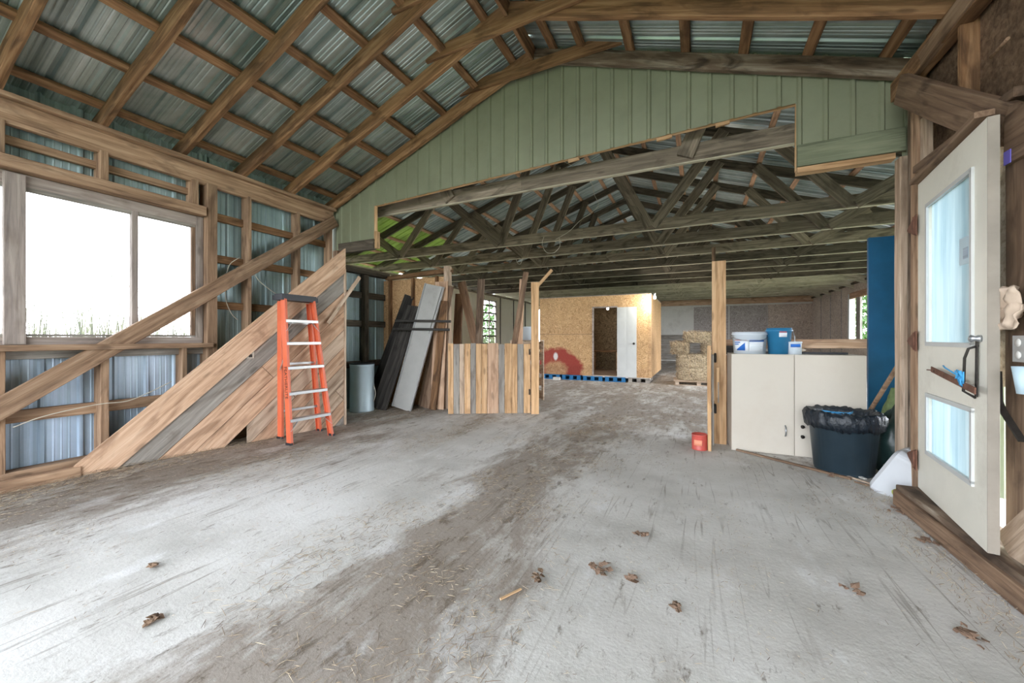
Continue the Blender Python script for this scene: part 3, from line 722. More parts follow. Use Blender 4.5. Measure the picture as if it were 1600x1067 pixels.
for dz in (-.028, .028): MB().box((0, dz, .008), (.034, .034, .006)).build('outlet', M['darkiron'], sk, Mx)

# nook beyond: corrugated wall, partition
wn_ = structure('wall_nook')
XN = -5.25
sheet('nook_sheet', M['wallmetal'], wn_, (XN-.10, 4.22, 0), (0, 1, 0), (0, 0, 1), (1, 0, 0), 1.45, lambda s: (-.1, 2.32), .235, .016, 3)
beam('plate', (XN-.02, 4.2, 2.35), (XN-.02, 5.62, 2.35), .14, .09, M['darkgrey'], wn_)
for z in (.75, 1.45, 1.95): beam('girt', (XN-.06, 4.2, z), (XN-.06, 5.6, z), .04, .11, M['darkgrey'], wn_)
beam('stud', (XN-.02, 5.08, 0), (XN-.02, 5.08, 2.3), .10, .10, M['darkgrey'], wn_, up=(1, 0, 0))
wp = structure('wall_partition')
slab('chip_board', M['osb_o'], wp, (XN-.12, 5.62, 0), (-3.86, 5.635, 2.27))
beam('plate', (XN, 5.60, 2.31), (-3.8, 5.60, 2.36), .09, .07, M['brown'], wp)
for x in (XN+.1, -4.62, -4.1): beam('stud', (x, 5.58, 0), (x, 5.58, 2.28), .04, .07, M['brown'], wp, up=(0, 1, 0))
beam('post', (-3.85, 5.55, 0), (-3.85, 5.55, 2.42), .10, .10, M['mixboard'], wp, up=(0, 1, 0))

# ================================================================== OBJECTS
# ---- ladder
ld = thing('step_ladder', 'orange fibreglass step ladder with aluminium steps and a black top cap', 'ladder', (-4.25, 3.15, 0), 0)
FL0, FL1 = V((-4.13, 2.88, 0)), V((-4.30, 2.92, 1.65)); FR0, FR1 = V((-4.07, 3.39, 0)), V((-4.30, 3.31, 1.65))
BL0, BL1 = V((-4.50, 3.02, 0)), V((-4.40, 2.95, 1.63)); BR0, BR1 = V((-4.42, 3.50, 0)), V((-4.40, 3.34, 1.63))
def rail(p0, p1, inner):
    mb = MB(); mb.bar(p0, p1, .012, .075, up=(1, 0, 0), ch=.002)
    off = V((0, inner, 0))*.012
    for s in (-1, 1): mb.bar(p0+off+V((s*.034, 0, 0)), p1+off+V((s*.034, 0, 0)), .026, .006, up=(1, 0, 0), ch=.001)
    return mb
for nm, p, q, i_ in (('front_rail', FL0, FL1, 1), ('front_rail', FR0, FR1, -1), ('rear_rail', BL0, BL1, 1), ('rear_rail', BR0, BR1, -1)):
    rail(p, q, i_).build(nm, M['ladder'], ld)
    MB().box(p+V((0, 0, .012)), (.085, .032, .024)).build('foot', M['ladder_black'], ld)
MB().box((-4.35, 3.12, 1.665), (.17, .47, .055)).box((-4.35, 3.12, 1.70), (.14, .44, .02)).build('top_cap', M['ladder_black'], ld)
for z in (.28, .58, .87, 1.15, 1.41):
    t_ = z/1.65; a, b = FL0.lerp(FL1, t_), FR0.lerp(FR1, t_)
    mb = MB(); mb.bar(a, b, .085, .006, ch=.001)
    mb.bar(a+V((.042, 0, -.014)), b+V((.042, 0, -.014)), .004, .032, ch=.001); mb.bar(a+V((-.042, 0, -.014)), b+V((-.042, 0, -.014)), .004, .032, ch=.001)
    mb.build('step', M['alu'], ld)
for z in (.33, .9, 1.4):
    a, b = BL0.lerp(BL1, z/1.65), BR0.lerp(BR1, z/1.65); MB().bar(a, b, .008, .03).build('rear_bar', M['alu'], ld)
for z in (.28, 1.41):
    t_ = z/1.65; a, b = FL0.lerp(FL1, t_), FR0.lerp(FR1, t_); d = (b-a)
    t2 = (z-.13)/1.65
    for e, s in ((FL0.lerp(FL1, t2), a+d*.22), (FR0.lerp(FR1, t2), b-d*.22)): MB().bar(e+V((.03, 0, 0)), s+V((.03, 0, -.01)), .02, .004).build('brace', M['alu'], ld)
for a, b in ((FL0.lerp(FL1, .62), BL0.lerp(BL1, .5)), (FR0.lerp(FR1, .62), BR0.lerp(BR1, .5))): MB().bar(a, b, .004, .02).build('spreader', M['alu'], ld)
tx = text_obj('lettering', 'FEATHERLITE', .062, M['ink'], ld, frame(FL0.lerp(FL1, .42)+V((.0, -.0075, 0)), V((.10, -.02, -1)), V((0, -1, 0)).cross(V((0, 0, 0))) if False else V((0, -1, 0))))

# ---- diagonally stored things in the nook
br = thing('storage_drum', 'pale blue-grey cylindrical drum standing in the nook by the ribbed metal wall', 'drum', (-5.0, 4.76, 0))
MB().lathe([(0, .0), (.19, .0), (.195, .01), (.195, .03), (.19, .04), (.19, .73), (.197, .74), (.197, .77), (.18, .77), (.178, .74), (0, .74)], 40).build('body', M['barrel'], br, W(br))
MB().lathe([(.14, .745), (.198, .775), (.2, .785), (.185, .79), (.0, .765)], 40).build('rim', M['ladder_black'], br, W(br))
MB().tube([(.19*math.cos(a_)*1, .19*math.sin(a_), .18+.3*k/8) if False else (.2+.035*math.sin(math.pi*k/8), .02, .16+.26*k/8) for k, a_ in enumerate([0]*9)], .006, 6).build('hose', M['cable'], br, W(br) @ Matrix.Rotation(R(12), 4, 'Z'))

def lean(name, label, cat, u0, v0, u1, v1, w_, th, mat, ytop, group=None, zlift=0):
    """a board standing on the floor at (u0,v0), leaning back to (u1,v1) on the plane y=ytop"""
    p = fl(u0, v0); q = atY(u1, v1, ytop); d = (q-p)
    o = beam(name, p+V((0, 0, .012+zlift)), q, th, w_, mat, None, up=V((1, 0, 0))-d*(d.x/d.length_squared), warp=.004)
    tag(o, label, cat, group); return o
sp_ = thing('siding_panel', 'long light grey siding panel leaning in the nook in front of the chipboard', 'panel', fl(628, 641))
p = fl(628, 641)+V((0, 0, .02)); q = atY(680, 446, 5.38); d = q-p; uu = V((1, .12, 0)); uu = (uu-d*(uu.dot(d)/d.length_squared)).normalized()
nn = uu.cross(d).normalized(); 
if nn.y > 0: nn = -nn
def panelbox(name, a0, a1, off, wd, th, mat, par):
    MB().bar(p+uu*off+d*a0, p+uu*off+d*a1, wd, th, up=nn).build(name, M[mat], par)
panelbox('board', 0, 1, 0, .36, .012, 'grey_siding', sp_)
for s in (-.185, .175): MB().bar(p+uu*s+nn*.012, p+d+uu*s+nn*.012, .022, .035, up=nn).build('lip', M['alu'], sp_)
MB().bar(p+uu*.11+nn*.02+d*.62, p+d+uu*.13+nn*.02, .05, .02, up=nn).build('joint_strip', M['grey_siding'], sp_)
c0 = p+nn*.07
for v_, lab in ((501, 'upper of the two thin dark battens laid across the grey siding panel'), (514, 'lower of the two thin dark battens laid across the grey siding panel')):
    y_ = (p+d*(.72 if v_ < 510 else .66)+nn*.05).y
    a_, b_ = atY(618 if v_ < 510 else 614, v_, y_), atY(704 if v_ < 510 else 702, v_+1, y_-.02)
    o = beam('batten', a_, b_, .03, .04, M['charcoal'], None); tag(o, lab, 'batten', 'battens across the grey siding')
lean('dark_board', 'broad charcoal board leaning in the nook left of the grey siding panel', 'board', 592, 640, 646, 478, .32, .03, M['charcoal'], 5.5)
lean('dark_board', 'narrow charcoal board leaning at the back of the nook behind the other dark board', 'board', 578, 632, 640, 462, .22, .03, M['charcoal'], 5.57)
lean('brown_board', 'brown board leaning just right of the grey siding panel', 'board', 662, 637, 700, 446, .24, .03, M['oldbrown'], 5.5)
lean('brown_board', 'wide orange-brown sheet leaning against the post at the end of the chipboard', 'board', 683, 640, 690, 440, .26, .02, M['orange2'], 5.46)
lean('brown_board', 'narrow brown board standing against the end of the chipboard, left of the plank gate', 'board', 676, 641, 694, 470, .12, .03, M['brown'], 5.40)
lean('white_batten', 'slim white batten leaning against the post beside the plank gate', 'batten', 840, 641, 826, 560, .05, .02, M['whiteboard'], 5.95)

# ---- plank gate
GA, GB = fl(700, 648), fl(829, 646.5)
gt = thing('plank_gate', 'low gate of vertical orange and grey planks standing in the middle of the shed', 'gate', GA)
gu = (GB-GA).normalized(); gn = V((gu.y, -gu.x, 0)); GL = (GB-GA).length; wd = [.055, .06, .05, .06, .055, .055, .06, .115, .06, .075, .055, .065, .07]
cc = ['orange', 'greyboard', 'mixboard', 'orange', 'greyboard', 'orange', 'orange', 'orange2', 'greyboard', 'orange', 'orange', 'greyboard', 'orange']
tot = sum(wd); s = 0; gh = 1.2-(537-528)/F*6.1
for k, (ww, c) in enumerate(zip(wd, cc)):
    a_ = s*GL/tot; b_ = (s+ww)*GL/tot; s += ww
    x = (a_+b_)/2; hh = gh+random.uniform(-.008, .008)
    beam('plank', GA+gu*x+V((0, 0, .015)), GA+gu*x+V((0, 0, hh)), .022, b_-a_-.004, M[c], gt, up=gu, warp=.002)
for z in (.2, .6, .98): beam('rail', GA+gu*.02-gn*.03+V((0, 0, z)), GB-gu*.02-gn*.03+V((0, 0, z)), .035, .09, M['brown'], gt)
for z in (.35, .98): MB().box((0, 0, 0), (.02, .012, .09)).build('hinge', M['darkiron'], gt, frame(GB-gu*.02+gn*.02+V((0, 0, z)), gu, V((0, 0, 1))))
o = beam('gate_post', GB+gu*.07+V((0, 0, 0)), GB+gu*.07+V((0, 0, 2.08)), .12, .05, M['orange'], None, up=gn); tag(o, 'light orange post at the right end of the plank gate', 'post')
pz = GB+gu*.09+V((0, 0, 2.0))
o = beam('post_brace', pz, pz+gu*.25+V((0, 0, .28)), .03, .05, M['orange'], None); tag(o, 'short pale brace slanting up from the top of the gate post', 'brace')
yb = GB.y+.12
def stand(u0, u1, vt, y, w_, mat, label, name='upright_board'):
    q = atY(u1, vt, y); p = atY(u0, 540, y); dd = q-p; k = (p.z-.0)/max(dd.z, .01); p2 = p-dd*k; p2.z = .01
    o = beam(name, p2, q, .03, w_, mat, None, up=V((1, 0, 0))); o = tag(o, label, 'board', 'boards standing behind the plank gate'); return o
stand(803, 822, 425, 5.95, .09, M['oldbrown'], 'live-edged bark board leaning beside the gate post', 'slab_board')
stand(812, 816, 436, 6.0, .09, M['orange2'], 'plain orange board standing behind the live-edged bark board')
stand(744, 721, 441, 6.2, .17, M['oldbrown'], 'brown board leaning left behind the plank gate')
stand(714, 718, 459, 6.3, .18, M['oldbrown'], 'upright brown board farthest left behind the plank gate')
stand(748, 752, 436, 6.1, .14, M['rotten'], 'rough dark board standing upright behind the plank gate beside the window')
stand(700, 697, 470, 6.05, .07, M['orange2'], 'thin light board beside the chipboard end post')
cr = thing('wooden_crate', 'wooden crate standing behind the plank gate under the white tub', 'crate', (-2.95, 6.9, 0))
for z in (.1, .35, .6, .85, 1.05):
    for yy in (-.22, .22): MB().box((0, yy, z), (.5, .02, .16)).build('slat', M['mixboard'], cr, W(cr))
for xx in (-.24, .24):
    for yy in (-.2, .2): MB().box((xx, yy, .57), (.04, .04, 1.14)).build('corner_post', M['mixboard'], cr, W(cr))
MB().box((0, 0, 1.15), (.52, .46, .02)).build('lid', M['mixboard'], cr, W(cr))
tb = MB().lathe([(0, 0), (.10, 0), (.125, .24), (.132, .245), (.132, .255), (.12, .255), (.10, .02), (0, .02)], 28).build('white_tub', M['white_plastic'], None, Matrix.Translation((-2.95, 6.9, 1.16)))
tag(tb, 'white plastic tub seen above the plank gate by the cream wall', 'tub')

# ---- chipboard office on pallets
OA, OB = V((-4.25, 10.88, 0)), V((-1.11, 10.88, 0)); OL = (OB-OA).length; rz = math.atan2(OB.y-OA.y, OB.x-OA.x)
ou = (OB-OA).normalized(); on = V((ou.y, -ou.x, 0))
def ox(u): return (at(u, 528, OA, on)-OA).dot(ou)
of = thing('chipboard_room', 'orange chipboard room with a doorway, standing on pallets at the back of the barn', 'room', OA, rz)
Wo = W(of); dz = .14; H = 2.37; d0, d1 = ox(927), ox(965); zt = 1.2+(528-481)/F*10.8
def obox(name, a, b, mat, par=of):
    a, b = V(a), V(b); c = (a+b)/2
    mb = MB().box((0, 0, 0), (abs(b.x-a.x), abs(b.y-a.y), abs(b.z-a.z))); return mb.build(name, M[mat], par, Wo @ Matrix.Translation(c))
mb = MB(); 
for x0, x1, z0, z1 in ((0, d0, dz, H), (d1, OL, dz, H), (d0, d1, zt, H)): mb.box(((x0+x1)/2, .01, (z0+z1)/2), (x1-x0, .02, z1-z0))
mb.build('front_panel', M['osb_front'], of, Wo)
obox('side_panel', (OL-.02, .021, dz), (OL, 3.2, H), 'osb_o'); obox('side_panel', (0, .021, dz), (.02, 3.2, H), 'osb_o')
obox('back_panel', (.021, 2.1, dz), (OL-.021, 2.12, H), 'osb_d'); obox('floor_panel', (.02, .02, dz), (OL-.02, 3.2, dz+.02), 'mixboard'); obox('roof_panel', (0, .021, H), (OL, 3.2, H+.02), 'osb_g')
obox('corner_strip', (OL-.05, -.012, dz), (OL+.008, 0, H), 'orange'); obox('seam_strip', (0, -.004, 1.30), (d0, 0, 1.31), 'oldbrown')
obox('door_frame', (d0-.03, -.015, dz), (d0+.01, .03, zt), 'windowwood'); obox('door_frame', (d0-.03, -.015, zt), (d1, .03, zt+.04), 'windowwood')
obox('threshold', (d0-.3, -.03, dz-.03), (OL, .0, dz), 'whiteboard')
x0, x1 = d1+.0, ox(995)
dr = MB().box(((x0+x1)/2, -.06, (dz+zt)/2), (x1-x0, .035, zt-dz)).build('door', M['trim_white'], of, Wo)
for za_, zb_ in ((.35, .95), (1.05, 1.65), (1.75, 2.0)):
    for xa in (.10, .55):
        ww = (x1-x0)*.33; xx = x0+(x1-x0)*xa
        MB().box((xx+ww/2, -.079, (za_+zb_)/2), (ww, .006, zb_-za_)).build('door_moulding', M['trim_white'], dr, Wo)
MB().lathe([(0, 0), (.02, 0), (.012, .02), (.03, .04), (.03, .055), (0, .065)], 14).build('door_knob', M['darkiron'], dr, Wo @ Matrix.Translation((x1-.06, -.078, 1.05)) @ Matrix.Rotation(R(90), 4, 'X'))
bn = thing('work_bench', 'low wooden bench inside the chipboard room, seen through its doorway', 'bench', Wo @ V((1.9, 1.7, dz+.02)), rz)
Wb = W(bn)
MB().box((0, 0, .62), (1.6, .5, .05)).build('bench_top', M['brown'], bn, Wb)
for x in (-.7, .1, .7):
    for y in (-.2, .2): MB().box((x, y, .3), (.06, .06, .6)).build('leg', M['orange'], bn, Wb)
for k in range(5):
    x = .08+k*.62; mt = 'pallet_blue' if k < 4 else 'greyboard'
    pl = thing('pallet', ['blue wooden pallet under the left corner of the chipboard room', 'blue wooden pallet second from the left under the chipboard room', 'blue wooden pallet under the middle of the chipboard room', 'blue wooden pallet under the doorway of the chipboard room', 'grey wooden pallet under the right corner of the chipboard room'][k], 'pallet', Wo @ V((x+.28, .5, 0)), rz, 'pallets under the chipboard room')
    Wp = W(pl)
    for yy in (-.5, -.1, .3): MB().box((0, yy, .125), (.56, .1, .018)).build('deck_board', M[mt], pl, Wp)
    for yy in (-.5, .3): MB().box((0, yy, .009), (.56, .1, .018)).build('bottom_board', M[mt], pl, Wp)
    for xx in (-.22, 0, .22):
        MB().box((xx, -.1, .067), (.10, .9, .098)).build('block', M[mt], pl, Wp)
st = MB().box((0, 0, .04), (.2, .1, .08)).build('white_block', M['whiteboard'], None, Matrix.Translation(Wo @ V((.62, -.25, 0))) @ Matrix.Rotation(rz, 4, 'Z')); tag(st, 'small whitish block on the floor before the chipboard room', 'block')

def bulb(name, label, loc, power):
    t = thing(name, label, 'light bulb', loc)
    MB().lathe([(0, -.05), (.02, -.045), (.032, -.02), (.028, .01), (.015, .03), (.014, .04)], 16).build('glass_bulb', M['bulb'], t, W(t))
    MB().lathe([(0, .04), (.02, .04), (.022, .08), (.03, .09), (.03, .1), (0, .1)], 16).build('lamp_holder', M['trim_white'], t, W(t))
    l = bpy.data.lights.new('bulb_light', 'POINT'); l.energy = power; l.shadow_soft_size = .05; l.color = (1, .95, .85)
    o = bpy.data.objects.new('bulb_light', l); COL.objects.link(o); o.location = V(loc)+V((0, 0, -.12))
bulb('light_bulb', 'lit bulb hanging under the trusses off the right corner of the chipboard room', (atY(1023, 464, 10.6).x, 10.6, atY(1023, 464, 10.6).z), 4)
bulb('light_bulb', 'lit bulb inside the doorway of the chipboard room', Wo @ V((ox(938)+.05, .75, 2.08)), .2)

# ---- hay bales on a pallet
hp = fl(1083, 602)
pl = thing('pallet', 'pale wooden pallet under the hay bales', 'pallet', (hp.x+.1, hp.y+.35, 0), R(4)); Wp = W(pl)
for yy in (-.4, -.13, .13, .4): MB().box((0, yy, .105), (1.15, .11, .018)).build('deck_board', M['mixboard'], pl, Wp)
for xx in (-.5, 0, .5): MB().box((xx, 0, .055), (.09, .95, .08)).build('block', M['mixboard'], pl, Wp)
for yy in (-.4, .4): MB().box((0, yy, .008), (1.15, .11, .016)).build('bottom_board', M['mixboard'], pl, Wp)
def bale(label, cx, cy, z, lx, ly, lz, rz_):
    t = thing('hay_bale', label, 'hay bale', (cx, cy, z), rz_, 'hay bales on the pallet')
    mb = MB(); n = 9; vs = []; fs = []
    import itertools
    # rounded, lumpy block
    def sq(a): return a
    rows = 10; cols_ = 28
    for i in range(rows+1):
        zz = i/rows
        for j in range(cols_):
            a = 2*math.pi*j/cols_; c, s_ = math.cos(a), math.sin(a)
            e = 5.0; rr = (abs(c)**e+abs(s_)**e)**(-1/e); ez = 1-abs(zz*2-1)**7*.10
            x, y = rr*c*lx/2*ez, rr*s_*ly/2*ez; nz = mn.noise(V((x*9+cx*7, y*9, zz*lz*9+z*5)))
            vs.append((x*(1+.05*nz), y*(1+.07*nz), zz*lz+.012*mn.noise(V((x*12, y*12, zz*3)))*(0 < i < rows)))
    for i in range(rows):
        for j in range(cols_): j2 = (j+1) % cols_; fs.append((i*cols_+j, i*cols_+j2, (i+1)*cols_+j2, (i+1)*cols_+j))
    fs.append(tuple(range(cols_-1, -1, -1))); fs.append(tuple(rows*cols_+j for j in range(cols_)))
    mb.add(vs, fs)
    mb.build('hay', M['hay'], t, W(t))
    rs = MB()
    for k in range(1100):
        a = random.choice(((random.uniform(-.5, .5)*lx, -ly*.5), (-lx*.5, random.uniform(-.5, .5)*ly), (random.uniform(-.5, .5)*lx, random.uniform(-.5, .5)*ly)))
        zz = random.uniform(.02, lz) if (abs(abs(a[0])-lx/2) < .01 or abs(abs(a[1])-ly/2) < .01) else lz
        q = V((a[0], a[1], zz)); dd = V((random.uniform(-1, 1), random.uniform(-1, .2), random.uniform(-1, 1))).normalized()*random.uniform(.03, .08)
        rs.add([q-dd*.3, q-dd*.3+V((.008, .002, .004)), q+dd+V((.007, 0, .004)), q+dd], [(0, 1, 2, 3)])
    ob = rs.build('loose_straw', M['straw'], t, W(t)); ob['kind'] = 'stuff'
    for dx in (-lx*.22, lx*.22):
        MB().tube([(dx, -ly/2-.01, .01), (dx, -ly/2-.012, lz), (dx, ly/2+.01, lz+.004)], .003, 5).build('twine', M['orange'], t, W(t))
bx, by = hp.x+.12, hp.y+.33
bale('hay bale at the very bottom of the stack on the pallet', bx, by, .116, 1.0, .5, .33, R(3))
bale('hay bale second from the bottom of the stack on the pallet', bx+.01, by, .447, 1.02, .5, .33, R(5))
bale('small end-on hay bale sticking out at the left of the stack', bx-.42, by, .778, .42, .5, .30, R(-4))
bale('hay bale in the third layer, right of the dark gap', bx+.36, by, .778, .55, .5, .30, R(2))
bale('hay bale on top of the stack', bx+.13, by, 1.079, .92, .45, .27, R(2))

# ---- tall plank, stake gate with hinges
q0 = atY(1124, 690, 5.0)
o = beam('tall_plank', (q0.x, 5.02, 0), (q0.x-.005, 5.02, atY(1124, 408, 5.02).z), .14, .045, M['orange'], None, up=(0, 1, 0)); tag(o, 'tall light brown plank standing upright left of the beige cabinet', 'plank')
o = beam('post', (.30, 9.0, 0), (.30, 9.0, CH), .07, .07, M['oldbrown'], None, up=(0, 1, 0)); tag(o, 'thin brown post rising to the trusses far behind the tall light plank', 'post')
eg = thing('stall_gate', 'narrow wooden gate seen edge-on with black hinges beside the tall plank', 'gate', (.12, 4.7, 0))
zz = 1.2-(540-528)/F*4.2
beam('stile', (.115, 4.68, .0), (.115, 4.68, zz), .035, .09, M['orange'], eg, up=(0, 1, 0))
beam('board', (.15, 4.80, .05), (.15, 4.80, zz-.1), .02, .2, M['greyboard'], eg, up=(0, 1, 0))
beam('rail', (.125, 4.7, .45), (.165, 4.95, .45), .03, .09, M['orange'], eg)
for z in (.98, .42): MB().lathe([(0, -.012), (.05, -.012), (.055, 0), (.05, .012), (0, .012)], 20).build('hinge', M['darkiron'], eg, Matrix.Translation((.178, 4.86, z)) @ Matrix.Rotation(R(90), 4, 'Y'))
beam('latch_board', (.20, 4.82, .55), (.20, 4.82, .88), .03, .05, M['orange'], eg, up=(0, 1, 0)); beam('latch_plate', (.205, 4.79, .5), (.205, 4.79, .72), .01, .06, M['greyboard'], eg, up=(0, 1, 0))
o = beam('stall_rail', (.2, 5.36, 1.13), (1.7, 5.36, 1.14), .04, .10, M['orange2'], None); tag(o, 'orange rail running level behind the buckets on the cabinet', 'rail')
o = beam('rail_stub', (.26, 5.35, 0), (.26, 5.35, 1.19), .07, .07, M['oldbrown'], None, up=(0, 1, 0)); tag(o, 'short post carrying the orange rail behind the tall light plank', 'post')
o = beam('grey_beam', (.16, 5.34-.1, 1.06), (.5, 5.24, 1.06), .08, .10, M['charcoal'], None); tag(o, 'short grey beam end left of the white bucket', 'beam')
o = beam('side_board', (.30, 5.22, 0), (.30, 5.22, 1.0), .02, .14, M['brown'], None, up=(1, 0, 0)); tag(o, 'brown board upright against the left side of the cabinet', 'board')

# ---- beige cabinet
cb = thing('storage_cabinet', 'low beige two-door cabinet with buckets on its top', 'cabinet', (.33, 4.78, 0), R(2)); Wc = W(cb)
cw, chh, cd = 1.13, 1.03, .42
MB().box((cw/2, cd/2+.02, chh/2), (cw, cd, chh)).build('body', M['cabinet'], cb, Wc)
for x0_, x1_ in ((0, cw*.487), (cw*.497, cw)):
    dd = MB().box(((x0_+x1_)/2, .008, chh/2+.004), (x1_-x0_, .018, chh-.012)).build('door', M['cabinet'], cb, Wc)
    hx = x1_-.07 if x0_ == 0 else x0_+.06
    if x0_ == 0:
        MB().tube([(hx, 0, .20), (hx, -.03, .215), (hx, -.036, .25), (hx, -.03, .29), (hx, 0, .305)], .007, 8).build('handle', M['steel'], dd, Wc)
    else:
        for z in (.21, .31): MB().lathe([(0, 0), (.012, 0), (.01, .02), (.018, .03), (0, .036)], 12).build('handle_stud', M['darkiron'], dd, Wc @ Matrix.Translation((hx, 0, z)) @ Matrix.Rotation(R(90), 4, 'X'))
o = MB().box((0, 0, 0), (.95, .3, .018)).build('black_tray', M['ladder_black'], None, Matrix.Translation((1.0, 5.42, 1.06-.012)) @ Matrix.Rotation(R(2), 4, 'Z')); tag(o, 'flat black board lying along the back of the cabinet top', 'board')
o.matrix_basis = Matrix.Translation((1.02, 5.09, 1.042)) @ Matrix.Rotation(R(2), 4, 'Z'); o.data.transform(Matrix.Diagonal((.75, .5, 1, 1)))

def bucket(name, label, x, y, z, r0, r1, h, mat, rim=True):
    t = thing(name, label, 'bucket', (x, y, z))
    pr = [(0, 0), (r0, 0), (r0+(r1-r0)*.9, h*.86)]
    if rim: pr += [(r1+.008, h*.88), (r1+.008, h*.92), (r1, h*.93)]
    pr += [(r1, h), (r1-.006, h), (r0-.006, .01), (0, .01)]
    MB().lathe(pr, 36).build('body', M[mat], t, W(t)); return t
def wrap(t, a0, a1, z0, z1, r0, r1, mat, name='label_band', shape=None):
    mb = MB(); n = 12; vs = []; fs = []
    for i in range(n+1):
        a = R(a0+(a1-a0)*i/n); top = z1 if not shape else z0+(z1-z0)*shape(i/n)
        for z, r in ((z0, r0), (top, r1)): vs.append((r*math.cos(a), r*math.sin(a), z))
    for i in range(n): fs.append((2*i, 2*i+2, 2*i+3, 2*i+1))
    mb.add(vs, fs, True); o = mb.build(name, M[mat], t, W(t)); md = o.modifiers.new('s', 'SOLIDIFY'); md.thickness = .001
b1 = atY(1171, 553, 4.98); t = bucket('paint_pail', 'wide white bucket with a blue and white label on the cabinet', b1.x+.0, 4.99, 1.03, .15, .165, .235, 'white_plastic')
wrap(t, 205, 262, .03, .14, .155, .163, 'label_white'); wrap(t, 218, 250, .035, .12, .156, .164, 'label_blue', 'label_mark', lambda s: s*.9+.1); wrap(t, 206, 255, .143, .148, .1635, .164, 'label_red', 'label_line'); wrap(t, 264, 318, .03, .13, .1555, .1635, 'label_white'); wrap(t, 264, 318, .13, .148, .1637, .165, 'label_blue')
for k in range(5): wrap(t, 268, 310-6*(k % 2), .045+.016*k, .049+.016*k, .1575+.001*k, .158+.001*k, 'barrel', 'print_line')
for k in range(2): wrap(t, 207, 232-6*k, .118-.02*k, .128-.02*k, .1625-.001*k, .1635-.001*k, 'label_blue', 'print_line')
MB().tube([(.17*math.cos(a_), .17*math.sin(a_)-.01, .19-.05*math.sin(a_-math.pi)) for a_ in [math.pi+math.pi*k/14 for k in range(15)]], .003, 6).build('handle', M['steel'], t, W(t))
b2 = atY(1217, 553, 4.98); t = bucket('blue_bucket', 'tall deep blue bucket on the cabinet', b2.x, 4.98, 1.03, .095, .115, .275, 'blue_plastic')
wrap(t, 262, 300, .18, .225, .1105, .114, 'label_white', 'sticker'); wrap(t, 264, 297, .228, .245, .1145, .1155, 'label_red', 'sticker_mark')
MB().tube([(.123, -.005, .24), (.135, -.02, .18), (.132, -.03, .06), (.122, -.03, .03)], .004, 6).build('handle', M['steel'], t, W(t))
b3 = atY(1241, 553, 4.95); t = bucket('white_jar', 'small white jar with a blue band, right of the blue bucket', b3.x, 4.93, 1.03, .06, .06, .12, 'white_plastic', False)
MB().lathe([(0, .115), (.064, .115), (.064, .132), (0, .134)], 28).build('lid', M['white_plastic'], t, W(t)); wrap(t, 225, 315, .075, .108, .0605, .0605, 'label_blue')
for k in range(3): wrap(t, 235, 300, .03+.014*k, .034+.014*k, .0606, .0606, 'barrel', 'print_line')
o = MB().lathe([(0, 0), (.09, .0), (.11, .02), (.085, .035), (.0, .04)], 20, wob=lambda a, z: .12*math.sin(3*a)).build('pink_rag', M['paper'], None, Matrix.Translation((b3.x+.03, 5.13, 1.052))); tag(o, 'crumpled pale pink rag lying behind the small white jar', 'rag')

# ---- red tin
rc = fl(1093, 704); t = thing('red_tin', 'small red tin on the floor at the foot of the stake gate', 'tin', (rc.x, rc.y+.07, 0))
MB().lathe([(0, 0), (.077, 0), (.08, .005), (.077, .01), (.077, .155), (.08, .16), (.076, .165), (.072, .15), (0, .15)], 28).build('body', M['red'], t, W(t))
wrap(t, 225, 290, .05, .11, .0775, .0775, 'peach', 'label_band')
MB().tube([(.08*math.cos(a_), .08*math.sin(a_), .15) for a_ in [math.pi*2*k/20 for k in range(14)]], .002, 5).build('handle', M['steel'], t, W(t))

# ---- rubbish bin
tc_ = V((1.19, 4.47, 0)); t = thing('rubbish_bin', 'round black rubbish bin lined with a black bag, before the beige cabinet', 'bin', tc_)
MB().lathe([(0, 0), (.20, 0), (.21, .01), (.25, .46), (.268, .47), (.268, .50), (.255, .50), (.215, .03), (0, .03)], 48, wob=lambda a, z: .008*math.cos(12*a) if z < .46 else 0).build('body', M['black_plastic'], t, W(t))
def bag_mesh(r, z0, z1, seed, n=140):
    mb = MB(); vs = []; fs = []; prof = [(r*.80, z1-.10), (r*.86, z1-.02), (r*.97, z1+.01), (r*1.06, z1-.005), (r*1.09, z1-.04), (r*1.085, z1-.08), (r*1.05, z0)]
    for i, (q, z) in enumerate(prof):
        for k in range(n):
            a = 2*math.pi*k/n; nz = .6*mn.noise(V((math.cos(a)*5+seed, math.sin(a)*5, z*14)))+.8*mn.noise(V((math.cos(a)*14, math.sin(a)*14+seed, z*30)))
            vs.append(((q+.022*nz)*math.cos(a), (q+.022*nz)*math.sin(a), z+.018*nz*(1 if i < 6 else 1.6)))
    for i in range(len(prof)-1):
        for k in range(n): k2 = (k+1) % n; fs.append((i*n+k, i*n+k2, (i+1)*n+k2, (i+1)*n+k))
    mb.add(vs, fs, True); vs2 = []; return mb
ob = bag_mesh(.262, .40, .535, 3).build('bag', M['bag'], t, W(t)); md = ob.modifiers.new('s', 'SOLIDIFY'); md.thickness = .003
mb = MB(); n = 20
vs = []; fs = []
for i in range(n):
    for j in range(n):
        x = (i/(n-1)-.5)*.44; y = (j/(n-1)-.5)*.44; r_ = math.hypot(x, y); k = min(1, .215/max(r_, 1e-4)); x *= k; y *= k
        vs.append((x, y, .47+.035*mn.noise(V((x*14, y*14, 2)))+.02*mn.noise(V((x*30, y*30, 7)))))
for i in range(n-1):
    for j in range(n-1): fs.append((i*n+j, i*n+n+j, i*n+n+j+1, i*n+j+1))
mb.add(vs, fs, False); ob = mb.build('rubbish', M['bag'], t, W(t))
mb = MB()
